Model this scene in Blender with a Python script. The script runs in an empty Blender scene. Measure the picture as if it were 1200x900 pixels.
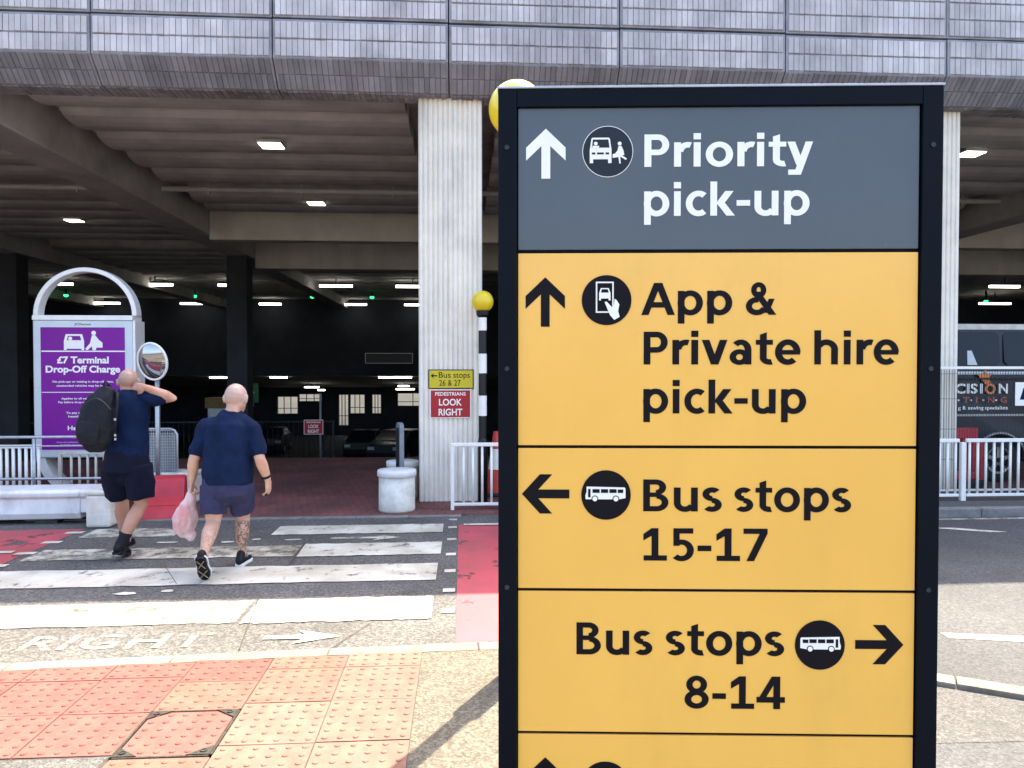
import bpy, bmesh, math, random
from mathutils import Vector, Matrix, noise as mnoise
R = math.radians
random.seed(7)
S = bpy.context.scene
COL = S.collection

# ------------------------------------------------------------------ camera, sky, sun, exposure
cam_d = bpy.data.cameras.new('camera'); cam = bpy.data.objects.new('camera', cam_d); COL.objects.link(cam)
cam.location = (0, 0, 1.75)
cam.rotation_euler = (R(90 - 1.17), 0, R(-3.836))
cam_d.sensor_width = 36; cam_d.lens = 26.4; cam_d.clip_start = 0.05; cam_d.clip_end = 1500
S.camera = cam
SUN_AZ, SUN_EL = 29.5, 60.0          # azimuth from +Y towards +X
W = bpy.data.worlds.new('World'); S.world = W; W.use_nodes = True
nt = W.node_tree; nt.nodes.clear()
sky = nt.nodes.new('ShaderNodeTexSky'); sky.sky_type = 'NISHITA'; sky.sun_disc = False
sky.sun_elevation = R(SUN_EL); sky.sun_rotation = R(SUN_AZ); sky.air_density = 0.8; sky.dust_density = 4.0; sky.ozone_density = 0.6
bg = nt.nodes.new('ShaderNodeBackground'); bg.inputs[1].default_value = 0.15
wo = nt.nodes.new('ShaderNodeOutputWorld')
nt.links.new(sky.outputs[0], bg.inputs[0]); nt.links.new(bg.outputs[0], wo.inputs[0])
sun_d = bpy.data.lights.new('sun', 'SUN'); sun_d.energy = 3.6; sun_d.angle = R(0.53); sun_d.color = (1.0, 0.89, 0.68)
sun = bpy.data.objects.new('sun', sun_d); COL.objects.link(sun)
sd = Vector((math.sin(R(SUN_AZ)) * math.cos(R(SUN_EL)), math.cos(R(SUN_AZ)) * math.cos(R(SUN_EL)), math.sin(R(SUN_EL))))
sun.rotation_euler = sd.to_track_quat('Z', 'Y').to_euler(); sun.location = (8, 4, 30)
S.view_settings.view_transform = 'Standard'; S.view_settings.look = 'None'
S.view_settings.exposure = 2.38; S.view_settings.gamma = 1.0; S.view_settings.use_curve_mapping = False
S.cycles.use_denoising = True
S.cycles.max_bounces = 8; S.cycles.diffuse_bounces = 5; S.cycles.glossy_bounces = 4; S.cycles.transparent_max_bounces = 12
S.cycles.sample_clamp_indirect = 6.0

# ------------------------------------------------------------------ materials
M = {}
def mat(name, c, rough=0.7, var=0.18, scale=6.0, bump=0.0, bscale=60.0, metal=0.0, spec=0.5, c2=None, objrand=0.0, coat=0.0, detail=6.0, thr=None, world=False):
    m = bpy.data.materials.new(name); m.use_nodes = True
    n = m.node_tree.nodes; l = m.node_tree.links
    b = n['Principled BSDF']
    b.inputs['Roughness'].default_value = rough; b.inputs['Metallic'].default_value = metal
    b.inputs['Specular IOR Level'].default_value = spec
    if coat: b.inputs['Coat Weight'].default_value = coat; b.inputs['Coat Roughness'].default_value = 0.08
    tc = n.new('ShaderNodeTexCoord')
    nz = n.new('ShaderNodeTexNoise'); nz.inputs['Scale'].default_value = scale; nz.inputs['Detail'].default_value = detail
    nz.inputs['Roughness'].default_value = 0.62
    if world:
        gp_ = n.new('ShaderNodeNewGeometry'); l.new(gp_.outputs['Position'], nz.inputs['Vector'])
    else: l.new(tc.outputs['Object'], nz.inputs['Vector'])
    rp = n.new('ShaderNodeValToRGB')
    lo, hi = thr if thr else (0.32, 0.68)
    rp.color_ramp.elements[0].position = lo; rp.color_ramp.elements[1].position = hi
    a = c2 if c2 else tuple(x * (1 - var) for x in c)
    d = c if c2 else tuple(min(1, x * (1 + var)) for x in c)
    rp.color_ramp.elements[0].color = (*a, 1); rp.color_ramp.elements[1].color = (*d, 1)
    l.new(nz.outputs['Fac'], rp.inputs[0])
    out = rp.outputs[0]
    if objrand:
        oi = n.new('ShaderNodeObjectInfo'); ge = n.new('ShaderNodeNewGeometry')
        ad = n.new('ShaderNodeMath'); ad.operation = 'ADD'; l.new(oi.outputs['Random'], ad.inputs[0]); l.new(ge.outputs['Random Per Island'], ad.inputs[1])
        fr = n.new('ShaderNodeMath'); fr.operation = 'FRACT'; l.new(ad.outputs[0], fr.inputs[0])
        mr = n.new('ShaderNodeMapRange'); mr.inputs[3].default_value = 1 - objrand; mr.inputs[4].default_value = 1 + objrand
        l.new(fr.outputs[0], mr.inputs[0])
        mx = n.new('ShaderNodeVectorMath'); mx.operation = 'SCALE'; l.new(out, mx.inputs[0]); l.new(mr.outputs[0], mx.inputs['Scale'])
        out = mx.outputs[0]
    l.new(out, b.inputs['Base Color'])
    if bump:
        n2 = n.new('ShaderNodeTexNoise'); n2.inputs['Scale'].default_value = bscale; n2.inputs['Detail'].default_value = 4
        l.new(tc.outputs['Object'], n2.inputs['Vector'])
        bp = n.new('ShaderNodeBump'); bp.inputs['Strength'].default_value = bump; bp.inputs['Distance'].default_value = 0.01
        l.new(n2.outputs['Fac'], bp.inputs['Height']); l.new(bp.outputs[0], b.inputs['Normal'])
    M[name] = m
    return m
def nodes(m): return m.node_tree.nodes, m.node_tree.links, m.node_tree.nodes['Principled BSDF']

def asphalt(name, dark, light, sp=90.0, patch=0.25):
    m = bpy.data.materials.new(name); m.use_nodes = True; n, l, b = nodes(m)
    tc = n.new('ShaderNodeTexCoord')
    v = n.new('ShaderNodeTexVoronoi'); v.inputs['Scale'].default_value = sp; l.new(tc.outputs['Object'], v.inputs['Vector'])
    w = n.new('ShaderNodeTexNoise'); w.inputs['Scale'].default_value = 0.9; w.inputs['Detail'].default_value = 8; l.new(tc.outputs['Object'], w.inputs['Vector'])
    w2 = n.new('ShaderNodeTexNoise'); w2.inputs['Scale'].default_value = 30; w2.inputs['Detail'].default_value = 5; l.new(tc.outputs['Object'], w2.inputs['Vector'])
    rp = n.new('ShaderNodeValToRGB'); rp.color_ramp.elements[0].position = 0.15; rp.color_ramp.elements[1].position = 0.95
    rp.color_ramp.elements[0].color = (*dark, 1); rp.color_ramp.elements[1].color = (*light, 1)
    sx = n.new('ShaderNodeSeparateColor'); l.new(v.outputs['Color'], sx.inputs[0]); l.new(sx.outputs[0], rp.inputs[0])
    mr = n.new('ShaderNodeMapRange'); mr.inputs[1].default_value = 0.3; mr.inputs[2].default_value = 0.7
    mr.inputs[3].default_value = 1 - patch; mr.inputs[4].default_value = 1 + patch; l.new(w.outputs['Fac'], mr.inputs[0])
    mr2 = n.new('ShaderNodeMapRange'); mr2.inputs[1].default_value = 0.3; mr2.inputs[2].default_value = 0.7
    mr2.inputs[3].default_value = 0.75; mr2.inputs[4].default_value = 1.25; l.new(w2.outputs['Fac'], mr2.inputs[0])
    mu = n.new('ShaderNodeMath'); mu.operation = 'MULTIPLY'; l.new(mr.outputs[0], mu.inputs[0]); l.new(mr2.outputs[0], mu.inputs[1])
    sc = n.new('ShaderNodeVectorMath'); sc.operation = 'SCALE'; l.new(rp.outputs[0], sc.inputs[0]); l.new(mu.outputs[0], sc.inputs['Scale'])
    l.new(sc.outputs[0], b.inputs['Base Color']); b.inputs['Roughness'].default_value = 0.85
    bp = n.new('ShaderNodeBump'); bp.inputs['Strength'].default_value = 0.55; bp.inputs['Distance'].default_value = 0.006
    l.new(v.outputs['Distance'], bp.inputs['Height']); l.new(bp.outputs[0], b.inputs['Normal'])
    M[name] = m; return m

def paint(name, c, c2, wear=0.40, scale=7.0, soft=0.05, rough=0.6):
    """road paint: a worn sheet, holes where the noise falls below `wear`"""
    m = bpy.data.materials.new(name); m.use_nodes = True; n, l, b = nodes(m)
    tc = n.new('ShaderNodeTexCoord')
    w = n.new('ShaderNodeTexNoise'); w.inputs['Scale'].default_value = scale; w.inputs['Detail'].default_value = 10; w.inputs['Roughness'].default_value = 0.68
    l.new(tc.outputs['Object'], w.inputs['Vector'])
    g = n.new('ShaderNodeTexNoise'); g.inputs['Scale'].default_value = 2.2; g.inputs['Detail'].default_value = 7; l.new(tc.outputs['Object'], g.inputs['Vector'])
    rp = n.new('ShaderNodeValToRGB'); rp.color_ramp.elements[0].position = 0.35; rp.color_ramp.elements[1].position = 0.62
    rp.color_ramp.elements[0].color = (*c2, 1); rp.color_ramp.elements[1].color = (*c, 1); l.new(g.outputs['Fac'], rp.inputs[0])
    l.new(rp.outputs[0], b.inputs['Base Color']); b.inputs['Roughness'].default_value = rough
    mr = n.new('ShaderNodeMapRange'); mr.inputs[1].default_value = wear - soft; mr.inputs[2].default_value = wear + soft; l.new(w.outputs['Fac'], mr.inputs[0])
    l.new(mr.outputs[0], b.inputs['Alpha'])
    v = n.new('ShaderNodeTexVoronoi'); v.inputs['Scale'].default_value = 90; l.new(tc.outputs['Object'], v.inputs['Vector'])
    bp = n.new('ShaderNodeBump'); bp.inputs['Strength'].default_value = 0.25; bp.inputs['Distance'].default_value = 0.004
    l.new(v.outputs['Distance'], bp.inputs['Height']); l.new(bp.outputs[0], b.inputs['Normal'])
    M[name] = m; return m

def emit(name, c, s):
    m = bpy.data.materials.new(name); m.use_nodes = True; n, l, b = nodes(m)
    b.inputs['Base Color'].default_value = (*c, 1); b.inputs['Emission Color'].default_value = (*c, 1); b.inputs['Emission Strength'].default_value = s
    nz = n.new('ShaderNodeTexNoise'); nz.inputs['Scale'].default_value = 3
    M[name] = m; return m

asphalt('asphalt', (0.055, 0.052, 0.050), (0.140, 0.131, 0.122), 75, 0.28)
asphalt('asphalt_tan', (0.070, 0.060, 0.044), (0.145, 0.125, 0.092), 80, 0.12)
asphalt('asphalt_fine', (0.048, 0.046, 0.044), (0.105, 0.101, 0.095), 110, 0.15)
asphalt('asphalt_side', (0.042, 0.042, 0.045), (0.078, 0.078, 0.079), 95, 0.25)
asphalt('garage_floor', (0.010, 0.010, 0.011), (0.022, 0.022, 0.023), 60)  # floor near black: the dimness of the ramp is put into the colour
paint('paint_white', (0.66, 0.63, 0.54), (0.46, 0.42, 0.33), 0.37, 6.0, 0.07)
paint('paint_worn', (0.60, 0.56, 0.46), (0.36, 0.32, 0.24), 0.455, 6.0, 0.12)
paint('paint_faint', (0.56, 0.53, 0.44), (0.34, 0.30, 0.23), 0.53, 7.0, 0.12)
paint('paint_red', (0.46, 0.065, 0.085), (0.34, 0.06, 0.07), 0.405, 2.6, 0.02)
mat('slab_red', (0.190, 0.056, 0.043), 0.85, 0.26, 9, 0.3, 160, objrand=0.14)
mat('slab_pink', (0.205, 0.080, 0.056), 0.85, 0.25, 7, 0.3, 160, objrand=0.1)
mat('slab_buff', (0.20, 0.095, 0.068), 0.85, 0.24, 7, 0.3, 160, objrand=0.1)
mat('patch_red', (0.10, 0.055, 0.040), 0.9, 0.3, 40, 0.4, 120)
mat('joint', (0.05, 0.043, 0.036), 0.95, 0.3, 30)
mat('kerb', (0.19, 0.165, 0.125), 0.85, 0.28, 12, 0.3, 120, objrand=0.15)
mat('kerb_grey', (0.20, 0.19, 0.175), 0.85, 0.25, 8, 0.3, 120, objrand=0.1)
mat('cast_iron', (0.05, 0.047, 0.04), 0.5, 0.4, 30, 0.4, 90, metal=0.6)
mat('concrete_light', (0.83, 0.775, 0.655), 0.85, 0.10, 2.5, 0.25, 90)
mat('concrete_ceiling', (0.42, 0.405, 0.385), 0.9, 0.2, 1.6, 0.25, 60)
mat('concrete_beam', (0.45, 0.44, 0.415), 0.9, 0.16, 1.4, 0.2, 60)
mat('concrete_deep_shade', (0.026, 0.029, 0.038), 0.9, 0.25, 0.8, spec=0.2)  # near-black concrete, with the darkness deep inside painted into its colour
mat('fascia_core', (0.27, 0.27, 0.285), 0.9, 0.3, 3)
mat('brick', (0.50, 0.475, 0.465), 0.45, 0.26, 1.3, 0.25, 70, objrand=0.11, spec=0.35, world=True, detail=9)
mat('brick_matt_shaded', (0.215, 0.21, 0.225), 0.75, 0.28, 1.6, 0.3, 70, objrand=0.18, spec=0.3, world=True, detail=9)  # matt finish; darker than the face brick to paint in underside shade
mat('concrete_cross', (0.56, 0.53, 0.44), 0.9, 0.12, 1.2, 0.2, 60)
mat('concrete_rear_shade', (0.045, 0.047, 0.052), 0.9, 0.2, 1.5, spec=0.2)  # rear columns coloured darker to paint in the interior gloom
mat('white_paint', (0.88, 0.855, 0.78), 0.35, 0.05, 9)
mat('white_plastic', (0.78, 0.77, 0.74), 0.42, 0.10, 3.5, 0.1, 30)
mat('white_dirty', (0.70, 0.66, 0.57), 0.7, 0.2, 6, 0.2, 60)
mat('cream_rail', (0.62, 0.58, 0.48), 0.5, 0.15, 9)
mat('galv', (0.42, 0.44, 0.46), 0.42, 0.15, 20, metal=0.75)
mat('grey_panel', (0.22, 0.25, 0.28), 0.5, 0.2, 8, metal=0.3)
mat('red_plastic', (0.50, 0.03, 0.045), 0.45, 0.15, 5, 0.1, 40)
mat('cone_red', (0.62, 0.05, 0.03), 0.45, 0.1, 6)
mat('black_paint', (0.005, 0.006, 0.008), 0.35, 0.2, 9, spec=0.4)
mat('globe_yellow', (0.80, 0.60, 0.015), 0.28, 0.03, 5, spec=0.6)
mat('sign_frame', (0.002, 0.004, 0.008), 0.45, 0.15, 4, 0.03, 200, spec=0.1)
mat('sign_grey', (0.072, 0.082, 0.092), 0.24, 0.10, 1.4, 0.02, 150)
mat('sign_yellow', (0.93, 0.50, 0.085), 0.26, 0.05, 1.2, 0.02, 150)
mat('sign_ink', (0.005, 0.0035, 0.006), 0.55, 0.1, 20, spec=0.15)
mat('sign_ink_grey', (0.012, 0.018, 0.025), 0.5, 0.1, 20, spec=0.3)
mat('sign_white', (0.90, 0.87, 0.78), 0.45, 0.03, 20)
mat('plate_yellow', (0.62, 0.50, 0.012), 0.4, 0.05, 5)
mat('plate_red', (0.40, 0.006, 0.012), 0.4, 0.06, 5)
mat('poster', (0.20, 0.001, 0.27), 0.35, 0.10, 1.2, spec=0.3)
mat('ad_frame', (0.62, 0.68, 0.68), 0.35, 0.05, 4)
mat('mirror', (0.40, 0.40, 0.41), 0.05, 0.02, 4, metal=1.0)
mat('mesh_dark', (0.025, 0.028, 0.034), 0.5, 0.2, 10, metal=0.3)
mat('van_paint', (0.010, 0.014, 0.022), 0.3, 0.12, 2, coat=0.15, spec=0.3)
mat('glass', (0.004, 0.009, 0.018), 0.12, 0.05, 2, spec=0.25)
mat('tyre', (0.014, 0.014, 0.015), 0.8, 0.2, 20)
mat('alloy', (0.45, 0.46, 0.48), 0.3, 0.1, 20, metal=0.9)
mat('trim_silver', (0.42, 0.43, 0.44), 0.35, 0.1, 12, metal=0.6)
mat('text_orange', (0.75, 0.22, 0.05), 0.4, 0.1, 10)
mat('text_rust', (0.45, 0.10, 0.06), 0.4, 0.1, 10)
mat('amber', (0.42, 0.22, 0.05), 0.5, 0.2, 10)
mat('navy', (0.0045, 0.013, 0.046), 0.85, 0.3, 10, 0.35, 240, spec=0.15)
mat('navy_dark', (0.003, 0.005, 0.018), 0.85, 0.25, 10, 0.35, 240, spec=0.2)
mat('shorts_blue', (0.035, 0.036, 0.085), 0.85, 0.22, 12, 0.35, 240, spec=0.2)
mat('black_fabric', (0.005, 0.007, 0.012), 0.7, 0.3, 12, 0.3, 120, spec=0.3)
mat('shoe_black', (0.004, 0.004, 0.006), 0.55, 0.3, 30, 0.3, 60, spec=0.3)
mat('shoe_white', (0.75, 0.75, 0.74), 0.5, 0.08, 20)
mat('tread_tan', (0.30, 0.23, 0.13), 0.6, 0.15, 20)
mat('bag_plastic', (0.78, 0.62, 0.60), 0.35, 0.0, 5.5, 0.6, 26, c2=(0.72, 0.30, 0.29), thr=(0.36, 0.55))
mat('brown_box', (0.30, 0.20, 0.09), 0.8, 0.2, 5)
mat('daylight_backdrop', (0.88, 0.84, 0.68), 0.8, 0.06, 1.5)  # pale colour stands in for daylight beyond the openings
mat('sign_green', (0.02, 0.14, 0.05), 0.5, 0.1, 5)
emit('led', (1.0, 0.97, 0.86), 2.4)
emit('green_led', (0.05, 1.0, 0.35), 0.4)

# translucent carrier bag
n_, l_, b_ = nodes(M['bag_plastic']); b_.inputs['Transmission Weight'].default_value = 0.15; b_.inputs['Subsurface Weight'].default_value = 0.2

def spots(name, scale, rad, col, amount=0.6, share=0.5):
    """gum spots, specks and chips: small dark dots with a shape of their own"""
    m = M[name]; n, l, b = nodes(m); src = b.inputs['Base Color'].links[0].from_socket
    g = n.new('ShaderNodeNewGeometry'); v = n.new('ShaderNodeTexVoronoi'); v.inputs['Scale'].default_value = scale; l.new(g.outputs['Position'], v.inputs['Vector'])
    c1 = n.new('ShaderNodeMapRange'); c1.inputs[1].default_value = rad; c1.inputs[2].default_value = rad * .75; l.new(v.outputs['Distance'], c1.inputs[0])
    sc = n.new('ShaderNodeSeparateColor'); l.new(v.outputs['Color'], sc.inputs[0])
    c2 = n.new('ShaderNodeMath'); c2.operation = 'LESS_THAN'; c2.inputs[1].default_value = share; l.new(sc.outputs[1], c2.inputs[0])
    mu = n.new('ShaderNodeMath'); mu.operation = 'MULTIPLY'; l.new(c1.outputs[0], mu.inputs[0]); l.new(c2.outputs[0], mu.inputs[1])
    m2 = n.new('ShaderNodeMath'); m2.operation = 'MULTIPLY'; m2.inputs[1].default_value = amount; l.new(mu.outputs[0], m2.inputs[0])
    mx = n.new('ShaderNodeMix'); mx.data_type = 'RGBA'; l.new(m2.outputs[0], mx.inputs[0]); l.new(src, mx.inputs[6]); mx.inputs[7].default_value = (*col, 1)
    l.new(mx.outputs[2], b.inputs['Base Color'])
def stains(name, scale, col, lo, hi, amount=.5, stretch=(1, 1, 1)):
    m = M[name]; n, l, b = nodes(m); src = b.inputs['Base Color'].links[0].from_socket
    g = n.new('ShaderNodeNewGeometry'); mp = n.new('ShaderNodeMapping'); mp.inputs['Scale'].default_value = stretch; l.new(g.outputs['Position'], mp.inputs['Vector'])
    v = n.new('ShaderNodeTexNoise'); v.inputs['Scale'].default_value = scale; v.inputs['Detail'].default_value = 9; v.inputs['Roughness'].default_value = .65; l.new(mp.outputs[0], v.inputs['Vector'])
    c1 = n.new('ShaderNodeMapRange'); c1.inputs[1].default_value = lo; c1.inputs[2].default_value = hi; c1.inputs[4].default_value = amount; l.new(v.outputs['Fac'], c1.inputs[0])
    mx = n.new('ShaderNodeMix'); mx.data_type = 'RGBA'; l.new(c1.outputs[0], mx.inputs[0]); l.new(src, mx.inputs[6]); mx.inputs[7].default_value = (*col, 1)
    l.new(mx.outputs[2], b.inputs['Base Color'])
for nm in ('slab_red', 'slab_pink', 'slab_buff'): stains(nm, 3.5, (.09, .06, .045), .52, .75, .55); spots(nm, 7, .09, (.05, .04, .035), .55, .35)
for nm in ('asphalt_tan', 'asphalt_fine', 'asphalt', 'asphalt_side'): stains(nm, 1.6, (.025, .024, .022), .55, .78, .6); spots(nm, 4, .07, (.03, .028, .026), .5, .35)
for nm in ('paint_white', 'paint_worn', 'paint_red'): stains(nm, 2.4, (.10, .09, .075), .53, .8, .6, (1, .45, 1))
stains('brick', 1.1, (.20, .20, .21), .52, .75, .7, (1.6, 1, .35)); stains('concrete_light', 2.0, (.30, .28, .24), .56, .8, .6, (2.5, 2.5, .25))
stains('concrete_ceiling', .8, (.16, .14, .12), .5, .75, .6, (.35, 1, 1)); stains('concrete_beam', .9, (.18, .165, .14), .52, .78, .5); stains('concrete_cross', 1.0, (.25, .23, .18), .5, .8, .5, (1, 1, .3))
spots('sign_yellow', 9, .028, (.10, .06, .02), .6, .35); stains('sign_yellow', 1.8, (.55, .33, .07), .55, .8, .35, (1.5, 1, .5)); spots('sign_grey', 9, .022, (.25, .25, .25), .5, .3)
for nm in ('white_plastic', 'white_dirty'): stains(nm, 4, (.28, .25, .2), .52, .75, .55, (1, 1, .4))
def brick_paving():
    m = bpy.data.materials.new('brick_paving'); m.use_nodes = True; n, l, b = nodes(m)
    tc = n.new('ShaderNodeTexCoord')
    bt = n.new('ShaderNodeTexBrick'); bt.inputs['Scale'].default_value = 1.0
    bt.inputs['Brick Width'].default_value = 0.1; bt.inputs['Row Height'].default_value = 0.2; bt.inputs['Mortar Size'].default_value = 0.006
    bt.offset = 0.5
    bt.inputs['Color1'].default_value = (0.20, 0.058, 0.05, 1); bt.inputs['Color2'].default_value = (0.13, 0.048, 0.042, 1); bt.inputs['Mortar'].default_value = (0.05, 0.04, 0.036, 1)
    l.new(tc.outputs['Object'], bt.inputs['Vector'])
    nz = n.new('ShaderNodeTexNoise'); nz.inputs['Scale'].default_value = 1.1; nz.inputs['Detail'].default_value = 8; l.new(tc.outputs['Object'], nz.inputs['Vector'])
    mr = n.new('ShaderNodeMapRange'); mr.inputs[1].default_value = .3; mr.inputs[2].default_value = .7; mr.inputs[3].default_value = 0.6; mr.inputs[4].default_value = 1.35; l.new(nz.outputs['Fac'], mr.inputs[0])
    sc = n.new('ShaderNodeVectorMath'); sc.operation = 'SCALE'; l.new(bt.outputs['Color'], sc.inputs[0]); l.new(mr.outputs[0], sc.inputs['Scale'])
    l.new(sc.outputs[0], b.inputs['Base Color']); b.inputs['Roughness'].default_value = 0.8
    bp = n.new('ShaderNodeBump'); bp.inputs['Strength'].default_value = 0.4; bp.inputs['Distance'].default_value = 0.004; bp.invert = True
    l.new(bt.outputs['Fac'], bp.inputs['Height']); l.new(bp.outputs[0], b.inputs['Normal'])
    M['brick_paving'] = m
brick_paving()

def skin(name, base, tattoo=False, scalp=(1.43, 1.47), stubble=(.42, .36, .32)):
    m = bpy.data.materials.new(name); m.use_nodes = True; n, l, b = nodes(m)
    tc = n.new('ShaderNodeTexCoord')
    nz = n.new('ShaderNodeTexNoise'); nz.inputs['Scale'].default_value = 9; nz.inputs['Detail'].default_value = 6; l.new(tc.outputs['Object'], nz.inputs['Vector'])
    rp = n.new('ShaderNodeValToRGB'); rp.color_ramp.elements[0].position = .3; rp.color_ramp.elements[1].position = .7
    rp.color_ramp.elements[0].color = (base[0] * .88, base[1] * .74, base[2] * .70, 1); rp.color_ramp.elements[1].color = (*base, 1); l.new(nz.outputs['Fac'], rp.inputs[0])
    out = rp.outputs[0]
    # close-cropped stubble on the scalp
    s0 = n.new('ShaderNodeSeparateXYZ'); l.new(tc.outputs['Object'], s0.inputs[0])
    hz = n.new('ShaderNodeMapRange'); hz.inputs[1].default_value = scalp[0]; hz.inputs[2].default_value = scalp[1]; l.new(s0.outputs['Z'], hz.inputs[0])
    hn = n.new('ShaderNodeTexNoise'); hn.inputs['Scale'].default_value = 260; l.new(tc.outputs['Object'], hn.inputs['Vector'])
    hm = n.new('ShaderNodeMath'); hm.operation = 'MULTIPLY'; l.new(hz.outputs[0], hm.inputs[0]); l.new(hn.outputs['Fac'], hm.inputs[1])
    hx = n.new('ShaderNodeMix'); hx.data_type = 'RGBA'; l.new(hm.outputs[0], hx.inputs[0]); l.new(out, hx.inputs[6]); hx.inputs[7].default_value = (*stubble, 1)
    out = hx.outputs[2]
    if tattoo:
        sp = n.new('ShaderNodeSeparateXYZ'); l.new(tc.outputs['Object'], sp.inputs[0])
        mz = n.new('ShaderNodeMapRange'); mz.inputs[1].default_value = 0.43; mz.inputs[2].default_value = 0.39; l.new(sp.outputs['Z'], mz.inputs[0])
        mx_ = n.new('ShaderNodeMapRange'); mx_.inputs[1].default_value = 0.0; mx_.inputs[2].default_value = 0.05; mx_.inputs[3].default_value = 0.4; mx_.inputs[4].default_value = 1.0; l.new(sp.outputs['X'], mx_.inputs[0])
        v = n.new('ShaderNodeTexNoise'); v.inputs['Scale'].default_value = 24; v.inputs['Detail'].default_value = 3; v.inputs['Distortion'].default_value = 1.5; l.new(tc.outputs['Object'], v.inputs['Vector'])
        rv = n.new('ShaderNodeMapRange'); rv.inputs[1].default_value = .47; rv.inputs[2].default_value = .53; l.new(v.outputs['Fac'], rv.inputs[0])
        mu = n.new('ShaderNodeMath'); mu.operation = 'MULTIPLY'; l.new(mz.outputs[0], mu.inputs[0]); l.new(rv.outputs[0], mu.inputs[1])
        mu2 = n.new('ShaderNodeMath'); mu2.operation = 'MULTIPLY'; l.new(mu.outputs[0], mu2.inputs[0]); l.new(mx_.outputs[0], mu2.inputs[1])
        mu3 = n.new('ShaderNodeMath'); mu3.operation = 'MULTIPLY'; mu3.inputs[1].default_value = 0.72; l.new(mu2.outputs[0], mu3.inputs[0])
        mc = n.new('ShaderNodeMix'); mc.data_type = 'RGBA'; l.new(mu3.outputs[0], mc.inputs[0]); l.new(out, mc.inputs[6]); mc.inputs[7].default_value = (0.05, 0.045, 0.055, 1)
        out = mc.outputs[2]
    l.new(out, b.inputs['Base Color']); b.inputs['Roughness'].default_value = 0.5
    b.inputs['Subsurface Weight'].default_value = 0.08; b.inputs['Subsurface Radius'].default_value = (.01, .004, .002)
    M[name] = m
skin('skin_pale', (0.60, 0.385, 0.27), True)
skin('skin_tan', (0.54, 0.30, 0.20), False, (1.60, 1.64), (.30, .24, .20))

# ------------------------------------------------------------------ helpers
def tag(o, label=None, cat=None, group=None, kind=None):
    if label: o['label'] = label
    if cat: o['category'] = cat
    if group: o['group'] = group
    if kind: o['kind'] = kind
    return o
def empty(name, loc=(0, 0, 0), rz=0.0, label=None, cat=None, group=None):
    o = bpy.data.objects.new(name, None); o.empty_display_size = 0.2; COL.objects.link(o)
    o.location = loc; o.rotation_euler = (0, 0, rz); tag(o, label, cat, group)
    return o
def link(name, me, m, parent=None, smooth=False, bevel=0.0):
    o = bpy.data.objects.new(name, me); COL.objects.link(o)
    if m: me.materials.clear(); me.materials.append(M[m])
    if parent: o.parent = parent
    if smooth:
        me.polygons.foreach_set('use_smooth', [True] * len(me.polygons))
    if bevel:
        md = o.modifiers.new('bevel', 'BEVEL'); md.width = bevel; md.segments = 2; md.limit_method = 'ANGLE'; md.angle_limit = R(40)
    return o

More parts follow.
